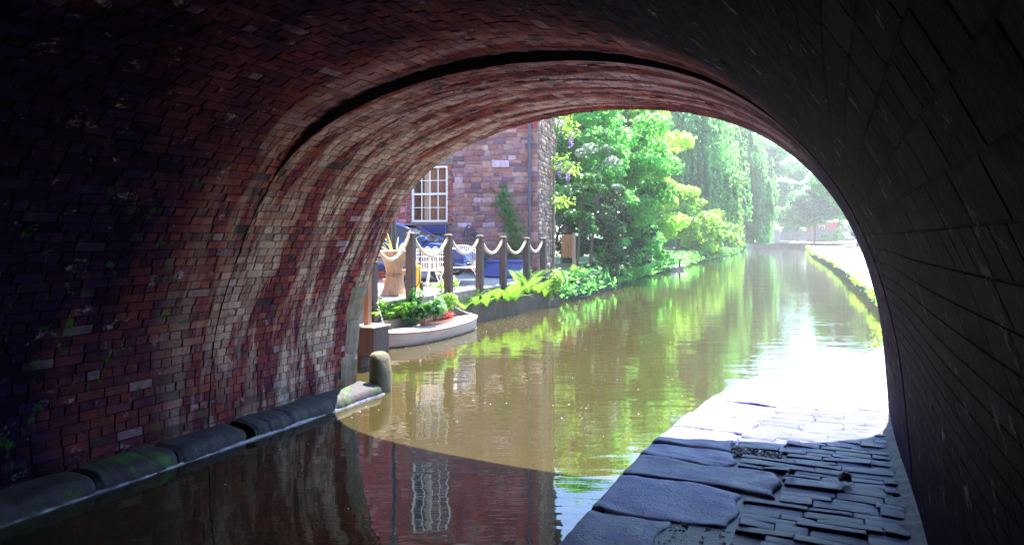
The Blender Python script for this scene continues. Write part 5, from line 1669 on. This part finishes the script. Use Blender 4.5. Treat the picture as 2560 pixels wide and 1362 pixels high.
# timber gate and retaining wall past the house
tg = thing("timber_gate", "brown timber gate panel beyond the house corner", "gate", (-9.35, 24.6, 0.6))
for k in range(3, 6):
    M("board", box(-9.75 + k * 0.14, -9.62 + k * 0.14, 24.58, 24.62, 1.2, 2.05, 0.004), "brown_timber", tg)
M("gate_rail", box(-9.34, -8.90, 24.622, 24.66, 1.3, 1.38), "brown_timber", tg); M("gate_rail", box(-9.34, -8.90, 24.622, 24.66, 1.8, 1.88), "brown_timber", tg)
M("gate_post", box(-8.90, -8.80, 24.55, 24.67, 0.3, 2.12, 0.01), "fascia_timber", tg)
rw_ = thing("retaining_wall", "grey stone retaining wall at the water beyond the house", "wall", (-7.55, 24, 0))
y = 19.6; k = 0
while y < 27:
    for zr_ in range(3):
        L = 0.6
        M("wall_stone", box(-7.95, -7.62 - 0.05 * zr_ - max(0, (y - 22)) * 0.06 + rd.uniform(-0.02, 0.02), y + (0.3 if zr_ % 2 else 0), y + L - 0.01 + (0.3 if zr_ % 2 else 0), -0.3 + zr_ * 0.33, 0.02 + zr_ * 0.33, 0.02), "plinth_stone", rw_)
    y += 0.6

# ------------------------------------------------------------------ far end: fence, shed, house, brick pier, ivy trunk
fn = thing("garden_fence", "long grey panelled fence across the far end of the canal", "fence", (-5, 157, 1.3))
for k in range(8):
    x0 = -10.6 + k * 1.75
    if k % 2 == 0 or True:
        V, F = [], []
        pcs = []
        for q in range(9):
            pcs.append(box(x0 + q * 0.185, x0 + q * 0.185 + 0.165, 157.0, 157.03, 1.25, 3.25 + 0.5 * (k > 3) + 0.08 * math.sin(PI * q / 8), 0.0))
        for zq in (1.6, 2.4, 3.1): pcs.append(box(x0, x0 + 1.66, 156.94, 156.999, zq, zq + 0.12))
        M("fence_panel", join(pcs), "fence_wood", fn)
    M("fence_post", box(x0 + 1.665, x0 + 1.745, 156.9, 157.05, 1.0, 3.5 + 0.5 * (k > 3)), "fence_wood", fn)
sh = thing("garden_shed", "pale board shed at the left end of the far fence", "shed", (-12.6, 158, 1.2))
for k in range(12):
    M("board", box(-14.0 + k * 0.27, -13.75 + k * 0.27, 156.9, 156.94, 1.1, 3.3 + 0.05 * k), "pale_board", sh)
M("shed_body", box(-14.0, -10.8, 156.95, 160, 1.1, 3.4), "pale_board", sh)
M("shed_roof", ([(-14.3, 156.6, 3.35), (-10.6, 156.6, 3.95), (-10.6, 160.4, 3.95), (-14.3, 160.4, 3.35), (-14.3, 156.6, 3.25), (-10.6, 156.6, 3.85), (-10.6, 160.4, 3.85), (-14.3, 160.4, 3.25)], [(0, 1, 2, 3), (7, 6, 5, 4), (0, 4, 5, 1), (1, 5, 6, 2), (2, 6, 7, 3), (3, 7, 4, 0)]), "slate", sh)
fh = thing("far_house", "red walled house half hidden behind the far fence", "house", (2, 170, 1.2))
M("wall", box(-6, 0.2, 168, 176, 1.0, 5.4), "red_render", fh)
for k in range(1):
    w_ = M("window", box(-3.4 + k * 3, -2.2 + k * 3, 167.93, 167.995, 3.0, 4.6), "white_paint", fh)
    M("pane", box(-3.3 + k * 3, -2.3 + k * 3, 167.90, 167.925, 3.1, 4.5), "dark_glass", w_)
M("roof", ([(-6.4, 167.5, 5.3), (0.5, 167.5, 5.3), (0.5, 176.5, 5.3), (-6.4, 176.5, 5.3), (-6.4, 172, 7.5), (0.5, 172, 7.5)], [(0, 1, 5, 4), (2, 3, 4, 5), (0, 4, 3), (1, 2, 5), (3, 2, 1, 0)]), "rooftile", fh)
bp = thing("brick_pier", "pale brick gate pier beside the towpath bend", "pier", (6.3, 96, 0.6))
for ci in range(14):
    M("course", box(5.6 - (0.04 if ci % 2 else 0), 7.0 + (0.04 if ci % 2 else 0), 96, 96.9, 0.5 + ci * 0.26, 0.5 + ci * 0.26 + 0.245, 0.01), "outer_brick", bp)
M("pier_cap", box(5.4, 7.2, 95.8, 97.1, 4.145, 4.4, 0.04), "jamb_stone", bp)
tree("ivy_tree", "ivy clad trunk standing beside the towpath bend", (3.1, 118, 0.5), [(3.1, 118, 2.2, 0.8, 0.8, 1.8), (3.1, 118, 4.6, 0.8, 0.8, 1.8), (3.3, 118, 7.2, 1.6, 1.6, 1.6)], "leaf_dark", 0.3, 160, 141, 0.3, nclump=9)
hedge_specs = [("low sunny hedge clump at the bend of the towpath", (-1.5, 150, 0.6), [(-1.2, 149, 1.7, 1.8, 1.6, 1.0), (0.8, 149, 2.2, 1.6, 1.6, 1.2)]), ("bright green bush beside the brick gate pier", (5.6, 88, 0.5), [(5.5, 88, 1.6, 1.2, 2, 1.1), (5.3, 84, 1.1, 0.9, 1.8, 0.8)]),
               ("leafy bush on the verge nearest the arch edge", (4.7, 52, 0.5), [(4.9, 52, 1.3, 0.9, 1.8, 0.9), (4.9, 48, 1.0, 0.8, 1.8, 0.7)])]
for i, (lab, b, bl) in enumerate(hedge_specs):
    tree("verge_bush", lab, b, bl, "leaf_bright", 0.22, 260, 150 + i, 0.05, group="bushes along the verge", cat="bush", nclump=13, crown="foliage")

rq = np.random.default_rng(79)
cs, rs = [], []
for k in range(150):
    u = rq.random(); x = -70 + 120 * u; yq = 196 + rq.normal() * 5
    top = 10 + 5 * math.sin(x * 0.16) + 3 * math.sin(x * 0.41 + 1) + (7 if x < -18 else 0)
    cs.append((x, yq, 1.5 + rq.random() * top)); q = rq.uniform(1.8, 3.4); rs.append((q, q, q * 0.75))
V, F = cloud(rq, cs, rs, 42, 0.75)
o = M("distant_wood", (V, F), "leaf_far"); tag(o, "hazy distant wood closing the end of the canal", "wood", kind="stuff")

# plants fringing the towpath edge and left bank: ground cover
rv = np.random.default_rng(81)
C, N, S = [], [], []
ey = np.array([p[1] for p in FAR_R]); exx = np.array([p[0] for p in FAR_R])
for _ in range(420):
    y = rv.uniform(11.5, 30) if rv.random() < 0.35 else rv.uniform(20, 140)
    if math.sin(y * 1.7) + math.sin(y * 0.61 + 2) < rv.normal(-0.1, 0.5): continue
    x = np.interp(y, ey, exx) + rv.normal(0.02, 0.10)
    k = 9; hgt = rv.uniform(0.04, 0.20) * (0.4 + 0.9 * (math.sin(y * 0.9) * math.sin(y * 2.3 + 1) > -0.1))
    C.append(np.array([x, y, ZP]) + np.stack([rv.normal(-0.02, 0.08, k), rv.normal(0, 0.12, k), rv.uniform(-0.2, 1, k) * hgt], 1)); N.append(rv.normal(size=(k, 3)) + [0, -0.3, 0.5]); S.append(np.full(k, 0.045 + y * 0.0012))
C = np.concatenate(C); N = np.concatenate(N); S = np.concatenate(S)
V, F = leaf_quads(C, S * rv.uniform(0.6, 1.4, len(S)), N, rv.normal(size=C.shape) + [0, 0, 0.6])
o = M("edge_weeds", (V, F), "leaf_bright"); tag(o, "yellow green weeds fringing the towpath edge", "weeds", kind="stuff")
C, N, S = [], [], []
ly = np.array([p[1] for p in FAR_L]); lx = np.array([p[0] for p in FAR_L])
for _ in range(1700):
    y = rv.uniform(19.5, 60) if rv.random() < 0.6 else rv.uniform(50, 146)
    x = np.interp(y, ly, lx) + rv.normal(-0.1, 0.25)
    k = 10; hgt = rv.uniform(0.2, 0.75)
    C.append(np.array([x, y, 0.25]) + np.stack([rv.normal(0, 0.2, k), rv.normal(0, 0.25, k), rv.uniform(-0.25, 1, k) * hgt], 1)); N.append(rv.normal(size=(k, 3)) + [0, -0.3, 0.5]); S.append(np.full(k, 0.09 + y * 0.0022))
C = np.concatenate(C); N = np.concatenate(N); S = np.concatenate(S)
V, F = leaf_quads(C, S * rv.uniform(0.6, 1.4, len(S)), N, rv.normal(size=C.shape) + [0, 0, 0.6])
o = M("bank_weeds", (V, F), "leaf_sycamore"); tag(o, "tangled green weeds along the left bank waterline", "weeds", kind="stuff")
# pollen and seed fluff floating on the water
V, F = [], []
for _ in range(420):
    y = rv.uniform(4.0, 22) if rv.random() < 0.8 else rv.uniform(20, 40); x = rv.uniform(-7.1, -0.4)
    if rv.random() < 0.4: x, y = -6.8 + rv.normal() * 0.5, rv.uniform(8.5, 16)
    if x > -1.5 and y < 9: continue
    s = rv.uniform(0.002, 0.006) * (1 + y * 0.03); b = len(V); a = rv.uniform(0, 6)
    for q in range(5): V.append((x + s * math.cos(a + q * 1.2566), y + s * math.sin(a + q * 1.2566) * 1.3, 0.004))
    F.append(tuple(range(b, b + 5)))
o = M("floating_fluff", (V, F), "pollen"); tag(o, "white specks of seed fluff floating on the water", "fluff", kind="stuff")

# ------------------------------------------------------------------ two geese on the water
def goose(label, loc, rz, s=1.0):
    t = thing("goose", label, "goose", loc, rz, group="geese on the canal")
    V, F = [], []
    secs = [(-0.36, 0.02, 0.13), (-0.30, 0.06, 0.14), (-0.18, 0.13, 0.11), (0.0, 0.16, 0.09), (0.15, 0.14, 0.09), (0.26, 0.085, 0.12), (0.31, 0.05, 0.18), (0.325, 0.038, 0.28), (0.32, 0.034, 0.38), (0.335, 0.036, 0.45), (0.37, 0.04, 0.485), (0.42, 0.03, 0.48), (0.455, 0.012, 0.47), (0.50, 0.006, 0.462)]
    n = 12
    P = np.array([(x, 0, z) for x, r, z in secs]); T = np.gradient(P, axis=0)
    for i, (x, r, z) in enumerate(secs):
        tt = T[i] / np.linalg.norm(T[i]); nrm = np.array([-tt[2], 0, tt[0]])
        for k in range(n):
            a = 2 * PI * k / n
            V.append(P[i] + np.array([0, 1, 0]) * r * math.cos(a) + nrm * r * (0.8 if i < 5 else 1.0) * math.sin(a))
    for i in range(len(secs) - 1):
        for k in range(n): F.append((i * n + k, i * n + (k + 1) % n, (i + 1) * n + (k + 1) % n, (i + 1) * n + k))
    F.append(tuple(reversed(range(n)))); F.append(tuple(range((len(secs) - 1) * n, len(secs) * n)))
    o = M("body", (np.array(V) * s, F), "feather_grey", t, world=False, smooth=True)
    o.data.materials.append(MT["feather_black"]); o.data.materials.append(MT["feather_white"])
    mi = [(1 if i >= 5 else (2 if i <= 0 or (k > 6) else 0)) for i in range(len(secs) - 1) for k in range(n)] + [2, 1]
    o.data.polygons.foreach_set("material_index", mi)
    for sd in (-1, 1):
        M("wing", (np.array([(-0.34, sd * 0.05, 0.21), (-0.1, sd * 0.165, 0.15), (0.12, sd * 0.15, 0.13), (0.16, sd * 0.09, 0.20), (-0.05, sd * 0.09, 0.25)]) * s, [(0, 1, 2, 3, 4)]), "feather_white", t, world=False)
goose("nearer pale breasted goose swimming before the bushes", (-8.85, 42.0, 0), R(35), 1.35)
goose("goose swimming just behind the other one", (-8.75, 43.4, 0), R(150), 1.35)
# a stone lying on the setts
rr_ = np.random.default_rng(91)
V, F = lathe([(0.02, 0.0), (0.05, 0.008), (0.06, 0.03), (0.045, 0.06), (0.015, 0.072)], 9)
V = V + rr_.normal(0, 0.006, V.shape)
o = M("loose_rock", (V * [0.8, 0.6, 0.75] + [0.055, 5.06, ZP + 0.012], F), "rock", smooth=False); tag(o, "dark loose rock lying on the towpath cobbles", "rock")
o2 = M("loose_rock", (V * [0.4, 0.4, 0.5] + [-0.27, 5.03, ZP + 0.02], F), "rock"); tag(o2, "tiny dark pebble on the cobbles beside the big slab", "rock")

# ------------------------------------------------------------------ summer haze
gh = bpy.data.materials.new("haze_air"); gh.use_nodes = True
for n_ in list(gh.node_tree.nodes):
    if n_.type == 'BSDF_PRINCIPLED': gh.node_tree.nodes.remove(n_)
pv = gh.node_tree.nodes.new("ShaderNodeVolumePrincipled")
pv.inputs["Color"].default_value = (0.90, 0.95, 1.0, 1); pv.inputs["Density"].default_value = HAZE; pv.inputs["Anisotropy"].default_value = 0.35
gh.node_tree.links.new(pv.outputs[0], gh.node_tree.nodes["Material Output"].inputs["Volume"])
MT["haze_air"] = gh
hz = M("haze", box(-330, 330, -60, 420, -2.0, 34.0), "haze_air"); tag(hz, "pale summer haze filling the air over the canal", "haze", kind="stuff")

#MORE
